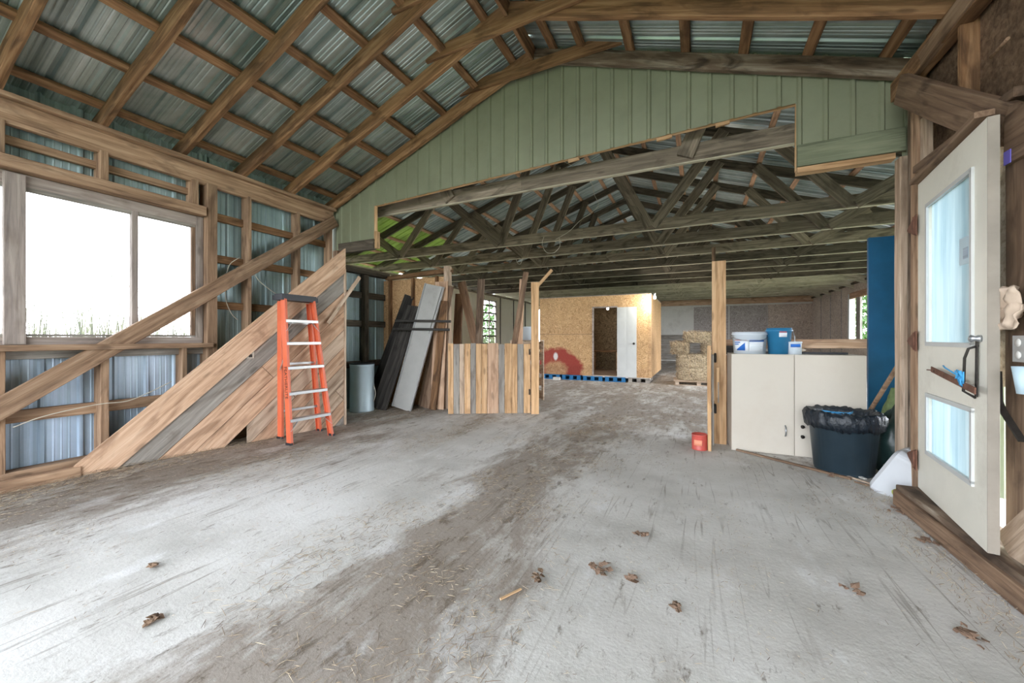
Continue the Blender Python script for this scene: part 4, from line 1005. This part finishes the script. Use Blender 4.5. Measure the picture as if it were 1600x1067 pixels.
for k in range(7):
    a_ = random.uniform(0, 6); pts = [V((-.05+.16*math.cos(a_+j*.5)*(.4+j*.1), .06*math.sin(a_+j*.6)+.02*j, .505+.012*math.sin(j*1.3+k))) for j in range(8)]; mb.tube(pts, .004, 5)
mb.build('blue_strap', M['blue_string'], t, W(t))

# ---- blue door and the heap by the post
bd = thing('blue_door', 'tall deep blue door standing behind the right end of the cabinet', 'door', (1.52, 5.31, 0))
zt_ = atY(1357, 373, 5.29).z; xa = atY(1357, 400, 5.29).x
MB().box((xa+.42, 5.31, zt_/2+.01), (.84, .04, zt_)).build('door_leaf', M['blue_door'], bd)
for x in (xa+.36, xa+.40): MB().box((x, 5.288, zt_/2), (.012, .006, zt_-.3)).build('moulding', M['blue_door'], bd)
o = MB().tube([fl(1366, 668)+V((0, -.0, .02)), fl(1366, 668).lerp(atY(1410, 563, 4.55), 1.0)], .017, 12).build('pole', M['stud'], None); 
mb = MB(); pA = V(atY(1355, 650, 4.9)); pB = V(atY(1409, 562, 4.4)); mb.tube([pA, pB], .018, 12); bpy.data.objects.remove(o)
dirp = (pB-pA); pA2 = pA-dirp*(pA.z/dirp.z)*.98
mb = MB(); mb.tube([V((pA2.x, pA2.y, .02)), pB+dirp*.25], .018, 12); o = mb.build('broom_handle', M['stud'], None); tag(o, 'round wooden pole leaning past the blue door beside the post', 'pole')
def heap(name, label, cat, c, rx, ry, h, mat, seed, amp=.25):
    mb = MB(); vs = []; fs = []; n, m_ = 12, 30
    for i in range(n+1):
        ph = (i/n)*math.pi/2
        for j in range(m_):
            a = 2*math.pi*j/m_; d = V((math.cos(a)*math.cos(ph), math.sin(a)*math.cos(ph), math.sin(ph)))
            k = 1+amp*mn.noise(d*2.2+V((seed, 0, 0)))+amp*.5*mn.noise(d*6+V((0, seed, 0)))
            vs.append((d.x*rx*k, d.y*ry*k, max(0, d.z*h*k)))
    for i in range(n):
        for j in range(m_): j2 = (j+1) % m_; fs.append((i*m_+j, i*m_+j2, (i+1)*m_+j2, (i+1)*m_+j))
    fs.append(tuple(range(m_-1, -1, -1))); mb.add(vs, fs, True)
    o = mb.build(name, mat, None, Matrix.Translation(V(c))); tag(o, label, cat); return o
heap('folded_tarp', 'dark shiny tarp heaped between the rubbish bin and the door post', 'tarp', (1.72, 4.72, 0), .27, .25, .56, M['tarp'], 4, .3)
heap('green_netting', 'roll of green garden netting lying on the dark tarp', 'netting', (1.80, 4.98, 0), .34, .15, .60, M['green_mesh'], 9, .35)
o = beam('short_board', (1.56, 4.44, .30), (1.78, 4.40, .42), .12, .03, M['rotten'], None); tag(o, 'short weathered board end poking from the dark tarp', 'board')
o = MB().box((0, 0, 0), (.2, .12, .12)).build('grey_block', M['greyboard'], None, Matrix.Translation((1.55, 4.36, .06)) @ Matrix.Rotation(R(20), 4, 'Z')); tag(o, 'grey wooden block on the floor behind the white bin', 'block')
# tilted white bin
t = thing('plastic_bin', 'milky white plastic bin lying tilted at the foot of the door post', 'plastic bin', (1.42, 4.03, 0))
mb = MB()
def rring(x, y, z, r, n=6):
    pts = []
    for cx, cy, a0 in ((x-r, y-r, 0), (-x+r, y-r, 90), (-x+r, -y+r, 180), (x-r, -y+r, 270)):
        for k in range(n): a = R(a0+90*k/(n-1)); pts.append(V((cx+r*math.cos(a), cy+r*math.sin(a), z)))
    return pts
rings = [rring(.15, .13, 0, .04), rring(.175, .15, .02, .05), rring(.20, .17, .34, .05), rring(.215, .185, .35, .05), rring(.215, .185, .37, .05), rring(.19, .16, .37, .045), rring(.16, .13, .03, .04)]
vs = [q for r_ in rings for q in r_]; m_ = len(rings[0]); fs = [tuple(range(m_-1, -1, -1))]
for i in range(len(rings)-1):
    for j in range(m_): j2 = (j+1) % m_; fs.append((i*m_+j, i*m_+j2, (i+1)*m_+j2, (i+1)*m_+j))
fs.append(tuple((len(rings)-1)*m_+j for j in range(m_)))
mb.add(vs, fs, False)
mb.build('tub', M['milky'], t, Matrix.Translation((1.37, 4.08, .19)) @ Matrix.Rotation(R(-35), 4, 'Z') @ Matrix.Rotation(R(118), 4, 'Y') @ Matrix.Scale(1.12, 4))
pr = fl(1393, 775); o = MB().lathe([(0, 0), (.02, .004), (.036, .025), (.038, .04), (.028, .06), (.016, .08), (.008, .088), (0, .09)], 20).build('green_pear', M['pear'], None, Matrix.Translation((pr.x, pr.y, .036)) @ Matrix.Rotation(R(88), 4, 'Y') @ Matrix.Rotation(R(30), 4, 'X')); tag(o, 'yellow-green pear on the floor by the white plastic bin', 'pear')
sticks = [((1312, 742), (1378, 765), .018, 'paper', 'pale flattened strip lying in the litter before the rubbish bin'), ((1322, 738), (1352, 752), .03, 'whiteboard', 'short white strip lying in the litter before the rubbish bin'), ((1335, 755), (1392, 772), .012, 'oldbrown', 'thin brown stick on the floor beside the pear'), ((1345, 745), (1362, 735), .03, 'leafdead', 'brown scrap between the rubbish bin and the white bin')]
for (a_, b_, wd_, mt, lab) in sticks:
    o = beam('litter_strip', fl(*a_)+V((0, 0, .012)), fl(*b_)+V((0, 0, .02)), wd_, .012, M[mt], None); tag(o, lab, 'litter', 'litter before the rubbish bin')
o = beam('floor_batten', fl(1150, 700, .01)+V((0, -.08, .004)), fl(1330, 748, .01), .03, .02, M['oldbrown'], None); tag(o, 'thin batten on the floor along the foot of the cabinet', 'batten')

# ---- the white door with two frosted panes
DH, DN = V((1.40, 3.70, 0)), V((1.275, 2.71, 0)); DL = (DN-DH).length; du = (DN-DH).normalized(); dn = V((du.y, -du.x, 0))
if dn.x > 0: dn = -dn
dd = structure('door_1')
Md = frame(DH, du, dn)   # local x along the leaf, z out into the room
if (Md.to_3x3() @ V((0, 1, 0))).z < 0: sgn = -1
else: sgn = 1
def dxz(u, v): p_ = at(u, v, DH, dn); return (p_-DH).dot(du), p_.z
b0, t0 = .155, 2.275
gx0, gz0 = dxz(1450, 540); gx1, gz1 = dxz(1521, 265); gz0 = dxz(1483, 538)[1]; gz1 = (dxz(1450, 319)[1]+dxz(1525, 265)[1])/2
hz1 = (dxz(1446, 618)[1]+dxz(1519, 637)[1])/2; hz0 = (dxz(1446, 703)[1]+dxz(1517, 754)[1])/2
mb = MB()
def db(x0_, x1_, z0_, z1_, t_=.04, off=0, mb_=None): (mb_ or mb).box(((x0_+x1_)/2, sgn*(z0_+z1_)/2, off-t_/2), (x1_-x0_, z1_-z0_, t_))
db(0, gx0, b0, t0); db(gx1, DL, b0, t0); db(gx0, gx1, gz1, t0); db(gx0, gx1, hz1, gz0); db(gx0, gx1, b0, hz0)
leaf = mb.build('leaf', M['white_door'], dd, Md)
mb = MB(); db(DL, DL+.004, b0, t0, .04); mb.build('edge', M['door_edge'], dd, Md)
for z0_, z1_ in ((gz0, gz1), (hz0, hz1)):
    mb = MB(); db(gx0, gx1, z0_, z1_, .006, -.018); mb.build('frosted_pane', M['frost'], dd, Md)
    mb = MB()
    for a_, b_, c_, e_ in ((gx0-.012, gx0+.012, z0_, z1_), (gx1-.012, gx1+.012, z0_, z1_), (gx0-.012, gx1+.012, z1_-.012, z1_+.012), (gx0-.012, gx1+.012, z0_-.014, z0_+.012)): db(a_, b_, c_, e_, .012, .012, mb)
    mb.build('glazing_bead', M['trim_white'], dd, Md)
sx, sz = dxz(1502, 385); mb = MB(); db(sx-.07, sx+.07, sz-.10, sz+.05, .001, -.012); mb.build('sticker', M['glove'], dd, Md)
mb = MB(); db(sx-.015, sx+.045, sz-.07, sz-.01, .001, -.0105); mb.build('sticker_mark', M['wallmetal_low'], dd, Md)
beam('top_board', DH+V((0, .0, t0+.02))+dn*.01, DN+V((0, 0, t0+.02))+dn*.01, .07, .03, M['oldbrown'], dd)
kx, kz = dxz(1533, 529)
MB().lathe([(0, 0), (.018, 0), (.018, .012), (.012, .02), (.02, .035), (.012, .042), (0, .042)], 16).build('knob', M['steel'], dd, Md @ Matrix.Translation((kx, sgn*kz, .0)))
def dp(u, v, off=.02): x_, z_ = dxz(u, v); return Md @ V((x_, sgn*z_, off))
MB().tube([dp(1529, 540, .0), dp(1529, 545, .035), dp(1525, 560, .04), dp(1523, 612, .04), dp(1525, 622, 0)], .006, 8).build('pull_handle', M['darkiron'], dd)
MB().bar(dp(1530, 533, .008), dp(1529, 620, .008), .022, .006, up=dn).build('bolt_plate', M['darkiron'], dd)
# strap and hinges
o = MB(); o.bar(dp(1466, 577, .03), dp(1548, 612, .05), .006, .035, up=(0, 0, 1)).build('strap_bar', M['rust'], dd)
MB().tube([dp(1459, 578, .03), dp(1470, 579, .03)], .004, 6).build('strap_pin', M['rust'], dd)
for k in range(6): MB().lathe([(0, 0), (.006, 0), (0, .004)], 8).build('rivet', M['darkiron'], dd, frame(dp(1472+12*k, 580+5*k, .034), du, dn))
for v_ in (352, 533, 718):
    xz = dxz(1434, v_); c = Md @ V((0, sgn*xz[1], .006)); post = V((XR-.15, 3.72, xz[1]))
    mb = MB(); mb.prism([(-.17, 0), (-.15, .014), (0.0, .07), (.03, .07), (.03, -.07), (0.0, -.07), (-.15, -.014)], 0, .006)
    hg = mb.build('hinge', M['rust'], dd, frame(DH+V((-.0, .0, xz[1]))+dn*.012, du, dn))
    MB().tube([(.0, -.06, .008), (.0, .06, .008)], .008, 8).build('hinge_pin', M['rust'], hg, frame(DH+V((0, 0, xz[1]))+dn*.012, du, dn))
tw = MB(); c = dp(1527, 590, .06)
for k in range(6):
    q = [c+V((random.uniform(-.012, .012), random.uniform(-.02, .02), random.uniform(-.05, .04))) for j in range(6)]; tw.tube(q, .004, 5)
tw.tube([c, c+dp(1505, 575, .07)-dp(1527, 590, .06), dp(1498, 572, .06)], .004, 5); tw = tw.build('blue_twine', M['blue_string'], None); tag(tw, 'knot of light blue twine tied round the handle of the white door', 'twine')
# latch on jamb
lt = thing('door_latch', 'dark iron hasp with a hanging bar on the jamb right of the white door', 'latch', atX(1560, 590, XR-.09))
P_ = (XR-.09, 0, 0)
def wx(u, v, x=XR-.08): return atX(u, v, x)
MB().bar(wx(1552, 605), wx(1568, 645), .01, .03, up=(1, 0, 0)).build('hasp', M['darkiron'], lt); MB().bar(wx(1561, 580), wx(1563, 645), .012, .02, up=(1, 0, 0)).build('plate', M['darkiron'], lt)
MB().bar(wx(1566, 640, XR-.10), wx(1598, 690, XR-.10), .008, .03, up=(1, 0, 0)).build('hanging_bar', M['darkiron'], lt)
tg = MB().bar(wx(1554, 238, XR-.12), wx(1560, 255, XR-.12), .004, .05, up=(1, 0, 0)).build('paper_tag', M['purple'], None)
bpy.data.objects.remove(tg)
c = wx(1574, 246, XR-.09); tg = MB().box(c, (.004, .045, .065)).build('paper_tag', M['purple'], None); tag(tg, 'small purple tag hanging above the white door corner', 'tag')
c = atX(1585, 490, XR-.12); mb = MB(); vs = []; fs = []; n = 16
for i in range(n):
    for j in range(n):
        a_, b_ = i/(n-1)-.5, j/(n-1)-.5; q = mn.noise(V((a_*6, b_*4, 3))); vs.append((-.02-.04*abs(math.sin(a_*7+b_*3))-.03*q, a_*.17+.02*q, b_*.2+.02*mn.noise(V((a_*8, 0, b_*8)))))
for i in range(n-1):
    for j in range(n-1): fs.append((i*n+j, i*n+n+j, i*n+n+j+1, i*n+j+1))
mb.add(vs, fs, True); t = mb.build('plastic_wrap', M['paper'], None, Matrix.Translation((XR-.075, 2.70, 1.34))); t.modifiers.new('s', 'SOLIDIFY').thickness = .003
tag(t, 'crumpled whitish plastic wrap hanging on the boards right of the white door', 'plastic wrap')
c = atX(1597, 545, XR-.12); sk2 = thing('wall_socket', 'grey double power socket at the right edge beside the hanging wrap', 'socket', c)
MB().box(c, (.02, .08, .12)).build('plate', M['alu'], sk2)
for dz_ in (-.028, .028): MB().lathe([(0, 0), (.018, 0), (.018, .004), (0, .004)], 14).build('outlet', M['whiteboard'], sk2, Matrix.Translation(c+V((-.011, 0, dz_))) @ Matrix.Rotation(R(-90), 4, 'Y'))
c = atX(1597, 590, XR-.14); o = MB().lathe([(0, 0), (.03, 0), (.045, .12), (.042, .12), (.027, .005), (0, .005)], 18).build('paper_cup', M['glove'], None, Matrix.Translation(c+V((0, -.03, -.07)))); tag(o, 'pale blue cup hanging on the boards under the grey socket', 'cup')
o = MB().tube([wx(1548, 90, XR+.06), wx(1575, 60, XR-.05)], .008, 8).build('bent_stick', M['stud'], None); tag(o, 'short pale stick poking out high on the right wall', 'stick')

# ---- cables
def cable(label, pts, r=.004):
    P3 = []
    for i in range(len(pts)-1):
        for k in range(6): P3.append(V(pts[i]).lerp(V(pts[i+1]), k/6))
    P3.append(V(pts[-1]))
    for _ in range(6): P3 = [P3[0]]+[(P3[i-1]+P3[i]*2+P3[i+1])/4 for i in range(1, len(P3)-1)]+[P3[-1]]
    o = MB().tube(P3, r, 6).build('cable', M['cable'], None); tag(o, label, 'cable')
XC = XL+.012
cable('white cable hanging over the lower left wall boards under the window', [atX(u, v, XC) for u, v in ((20, 668), (60, 652), (110, 640), (160, 630), (200, 628), (240, 610), (268, 596))])
cable('white cable looping behind the brace beside the window', [atX(u, v, XC-.05) for u, v in ((375, 402), (357, 412), (352, 440), (352, 470), (362, 492), (372, 500))])
cable('white cable running down from the brace to the ladder top', [atX(u, v, XC) for u, v in ((395, 425), (405, 440), (425, 455), (436, 462))])
cable('long white cable dangling through the trusses above the barn floor', [atY(u, v, 6.9) for u, v in ((880, 252), (900, 262), (926, 285), (928, 305), (938, 320), (925, 332), (905, 345), (890, 362), (868, 374))])
cable('white cable looped over the second truss chord', [atY(u, v, 6.95) for u, v in ((850, 370), (846, 380), (852, 395), (866, 396), (876, 385), (874, 372))])
cable('white cable loop hanging under the truss chords above the plank gate', [atY(u, v, 8.27) for u, v in ((803, 392), (808, 412), (814, 414), (820, 390))])

# ================================================================== LITTER ON THE FLOOR
mb = MB()
def straw(n, x0, x1, y0, y1, zmax=.004, l0=.015, l1=.07, dens=None):
    for _ in range(n):
        for _t in range(20):
            x, y = random.uniform(x0, x1), random.uniform(y0, y1)
            if dens is None or random.random() < dens(x, y): break
        a = random.gauss(1.2, 1.0); L = random.uniform(l0, l1)*.5
        d = V((math.cos(a)*L, math.sin(a)*L, random.uniform(0, .3)*zmax)); p = V((x, y, random.uniform(.001, zmax)+.002))
        s_ = V((-d.y, d.x, 0)).normalized()*random.uniform(.0005, .0012)
        mb.add([p-d-s_, p-d+s_, p+d+s_, p+d-s_, p+V((0, 0, .0015))], [(0, 1, 4), (1, 2, 4), (2, 3, 4), (3, 0, 4), (3, 2, 1, 0)])
clump = lambda x, y: max(0, mn.noise(V((x*1.3, y*.6, 0)))*1.6+.1)
straw(2600, -4.86, -4.35, .6, 3.0, .03, dens=lambda x, y: 1-(x+4.86)*1.8)
straw(2600, -4.9, -2.6, .6, 5.2, .006, dens=clump); straw(900, -5.1, -3.8, 4.2, 5.5, .015)
straw(2600, -2.2, -.6, .9, 6.5, .006, dens=clump); straw(5200, -3.6, 2.0, 5.0, 15, .008, .04, .14, dens=lambda x, y: clump(x, y)+.25)
straw(4200, -4.6, 1.2, .7, 5.0, .005, .006, .03, dens=lambda x, y: max(0, mn.noise(V((x*3, y*1.6, 4))))*1.5+.05); straw(1100, 1.05, 1.3, 1.6, 4.3, .02, .008, .04); straw(2600, -2.0, -.7, .9, 5.0, .008, .01, .05, dens=lambda x, y: max(0, mn.noise(V((x*4, y*2.2, 9))))*2)
ob = mb.build('straw', M['straw'], None); tag(ob, 'loose straw and chaff scattered over the concrete', 'straw', kind='stuff')
def leafclump(label, c, r, n, mat='leafdead', seed=1):
    rnd = random.Random(seed); mb = MB()
    for k in range(n):
        a = rnd.uniform(0, 6.28); rr = r*math.sqrt(rnd.random()); p = V((rr*math.cos(a), rr*math.sin(a), .006+.018*rnd.random())); s_ = rnd.uniform(.008, .018)
        b = rnd.uniform(0, 6.28); vs = []
        for j in range(6):
            t_ = b+j*math.pi/3; q = s_*(1 if j % 3 else 1.6); vs.append(p+V((q*math.cos(t_), q*math.sin(t_), rnd.uniform(-.004, .012))))
        vs.append(p+V((0, 0, .008))); mb.add(vs, [(j, (j+1) % 6, 6) for j in range(6)])
    o = mb.build('leaf_clump', M[mat], None, Matrix.Translation(c)); md = o.modifiers.new('s', 'SOLIDIFY'); md.thickness = .0015
    tag(o, label, 'dead leaves')
for k, (u, v, r, n, lab) in enumerate(((937, 892, .05, 16, 'largest curl of brown dead leaves, in the middle of the near floor'), (985, 908, .035, 10, 'clump of dead leaves just right of the largest one'), (1003, 838, .04, 8, 'loose tangle of dead leaves above the largest clump'), (840, 905, .035, 9, 'dark scrap of dead leaves left of the largest clump'), (1055, 955, .03, 6, 'small brown clump right of centre near the camera'), (236, 974, .025, 9, 'dark crumb of leaves alone on the left floor'), (240, 887, .015, 6, 'tiny dark crumb on the left floor above the larger one'), (1330, 925, .035, 5, 'brown leaf on the floor before the white door'), (1300, 700+45, .03, 6, 'scrap of dead leaves at the foot of the rubbish bin'), (1520, 1000, .05, 12, 'heap of debris along the sill at the lower right'), (1450, 850, .05, 12, 'debris along the sill under the white door'), (1400, 800, .05, 10, 'debris at the foot of the door post'))):
    leafclump(lab, fl(u, v), r, n, 'leafdead' if k not in (3, 5, 6) else 'oldbrown', k+3)
o = beam('wood_splinter', fl(782, 938)+V((0, 0, .006)), fl(814, 922)+V((0, 0, .006)), .012, .008, M['orange'], None, warp=.001); tag(o, 'pale splinter of wood on the near floor', 'splinter')
o = heap('dark_stone', 'dark rounded lump at the bottom right corner', 'stone', (1.32, 1.86, 0), .10, .12, .14, M['darkiron'], 5, .2)

# ================================================================== OUTSIDE
mb = MB(); rnd = random.Random(3)
for k in range(9000):
    x = -6.6-rnd.random()**1.3*13; y = rnd.uniform(-9, 17); x = x-2.2 if y > 3.6 else x; h = rnd.uniform(1.2, 2.25)*(1 if rnd.random() < .8 else 1.12); a = rnd.uniform(0, 6.28)
    s_ = V((math.cos(a), math.sin(a), 0))*rnd.uniform(.005, .012); l = V((rnd.gauss(0, .1), rnd.gauss(0, .1), 0)); p = V((x, y, -.14))
    m1 = p+l*.4+V((0, 0, h*.6)); t1 = p+l*1.4+V((0, 0, h))
    mb.add([p-s_, p+s_, m1+s_*.8, m1-s_*.8, t1], [(0, 1, 2, 3), (3, 2, 4)])
    if k % 3 == 0:
        for j in range(3):
            q = t1-V((0, 0, .05*j)); e = V((rnd.gauss(0, .05), rnd.gauss(0, .05), .05)); mb.add([q, q+e+s_, q+e-s_], [(0, 1, 2)])
ob = mb.build('tall_grass', M['grass'], None); tag(ob, 'field of tall pale grass and weeds outside the big window', 'grass', kind='stuff')
def tree(label, x, y, h, r, seed):
    rnd = random.Random(seed); t = thing('tree', label, 'tree', (x, y, -.14), 0, 'trees outside the barn')
    MB().tube([(0, 0, 0), (.1, 0, h*.3), (0, .1, h*.7)], [.18, .13, .04], 8).build('trunk', M['bark'], t, W(t))
    mb = MB()
    for k in range(2600):
        d = V((rnd.gauss(0, 1), rnd.gauss(0, 1), rnd.gauss(0, 1))).normalized(); q = d*r*(.55+.45*rnd.random())*(1+.35*mn.noise(d*2.3+V((seed, 0, 0))))
        q.z = q.z*h*.48/r+h*.52; s1 = V((rnd.gauss(0, 1), rnd.gauss(0, 1), rnd.gauss(0, 1))).normalized()*.14; s2 = V((rnd.gauss(0, 1), rnd.gauss(0, 1), rnd.gauss(0, 1))).normalized()*.09
        mb.add([q-s1, q+s2, q+s1, q-s2], [(0, 1, 2, 3)])
    mb.build('crown', M['leaf'], t, W(t))
tree('leafy green tree outside the far right window', 9.0, 29.0, 5.0, 2.6, 1)
tree('smaller leafy tree beyond the first one outside the far right window', 13.5, 38.0, 5.2, 3.0, 2)
tree('bushy tree seen through the slatted left window', -13, 24, 3.4, 2.2, 5)
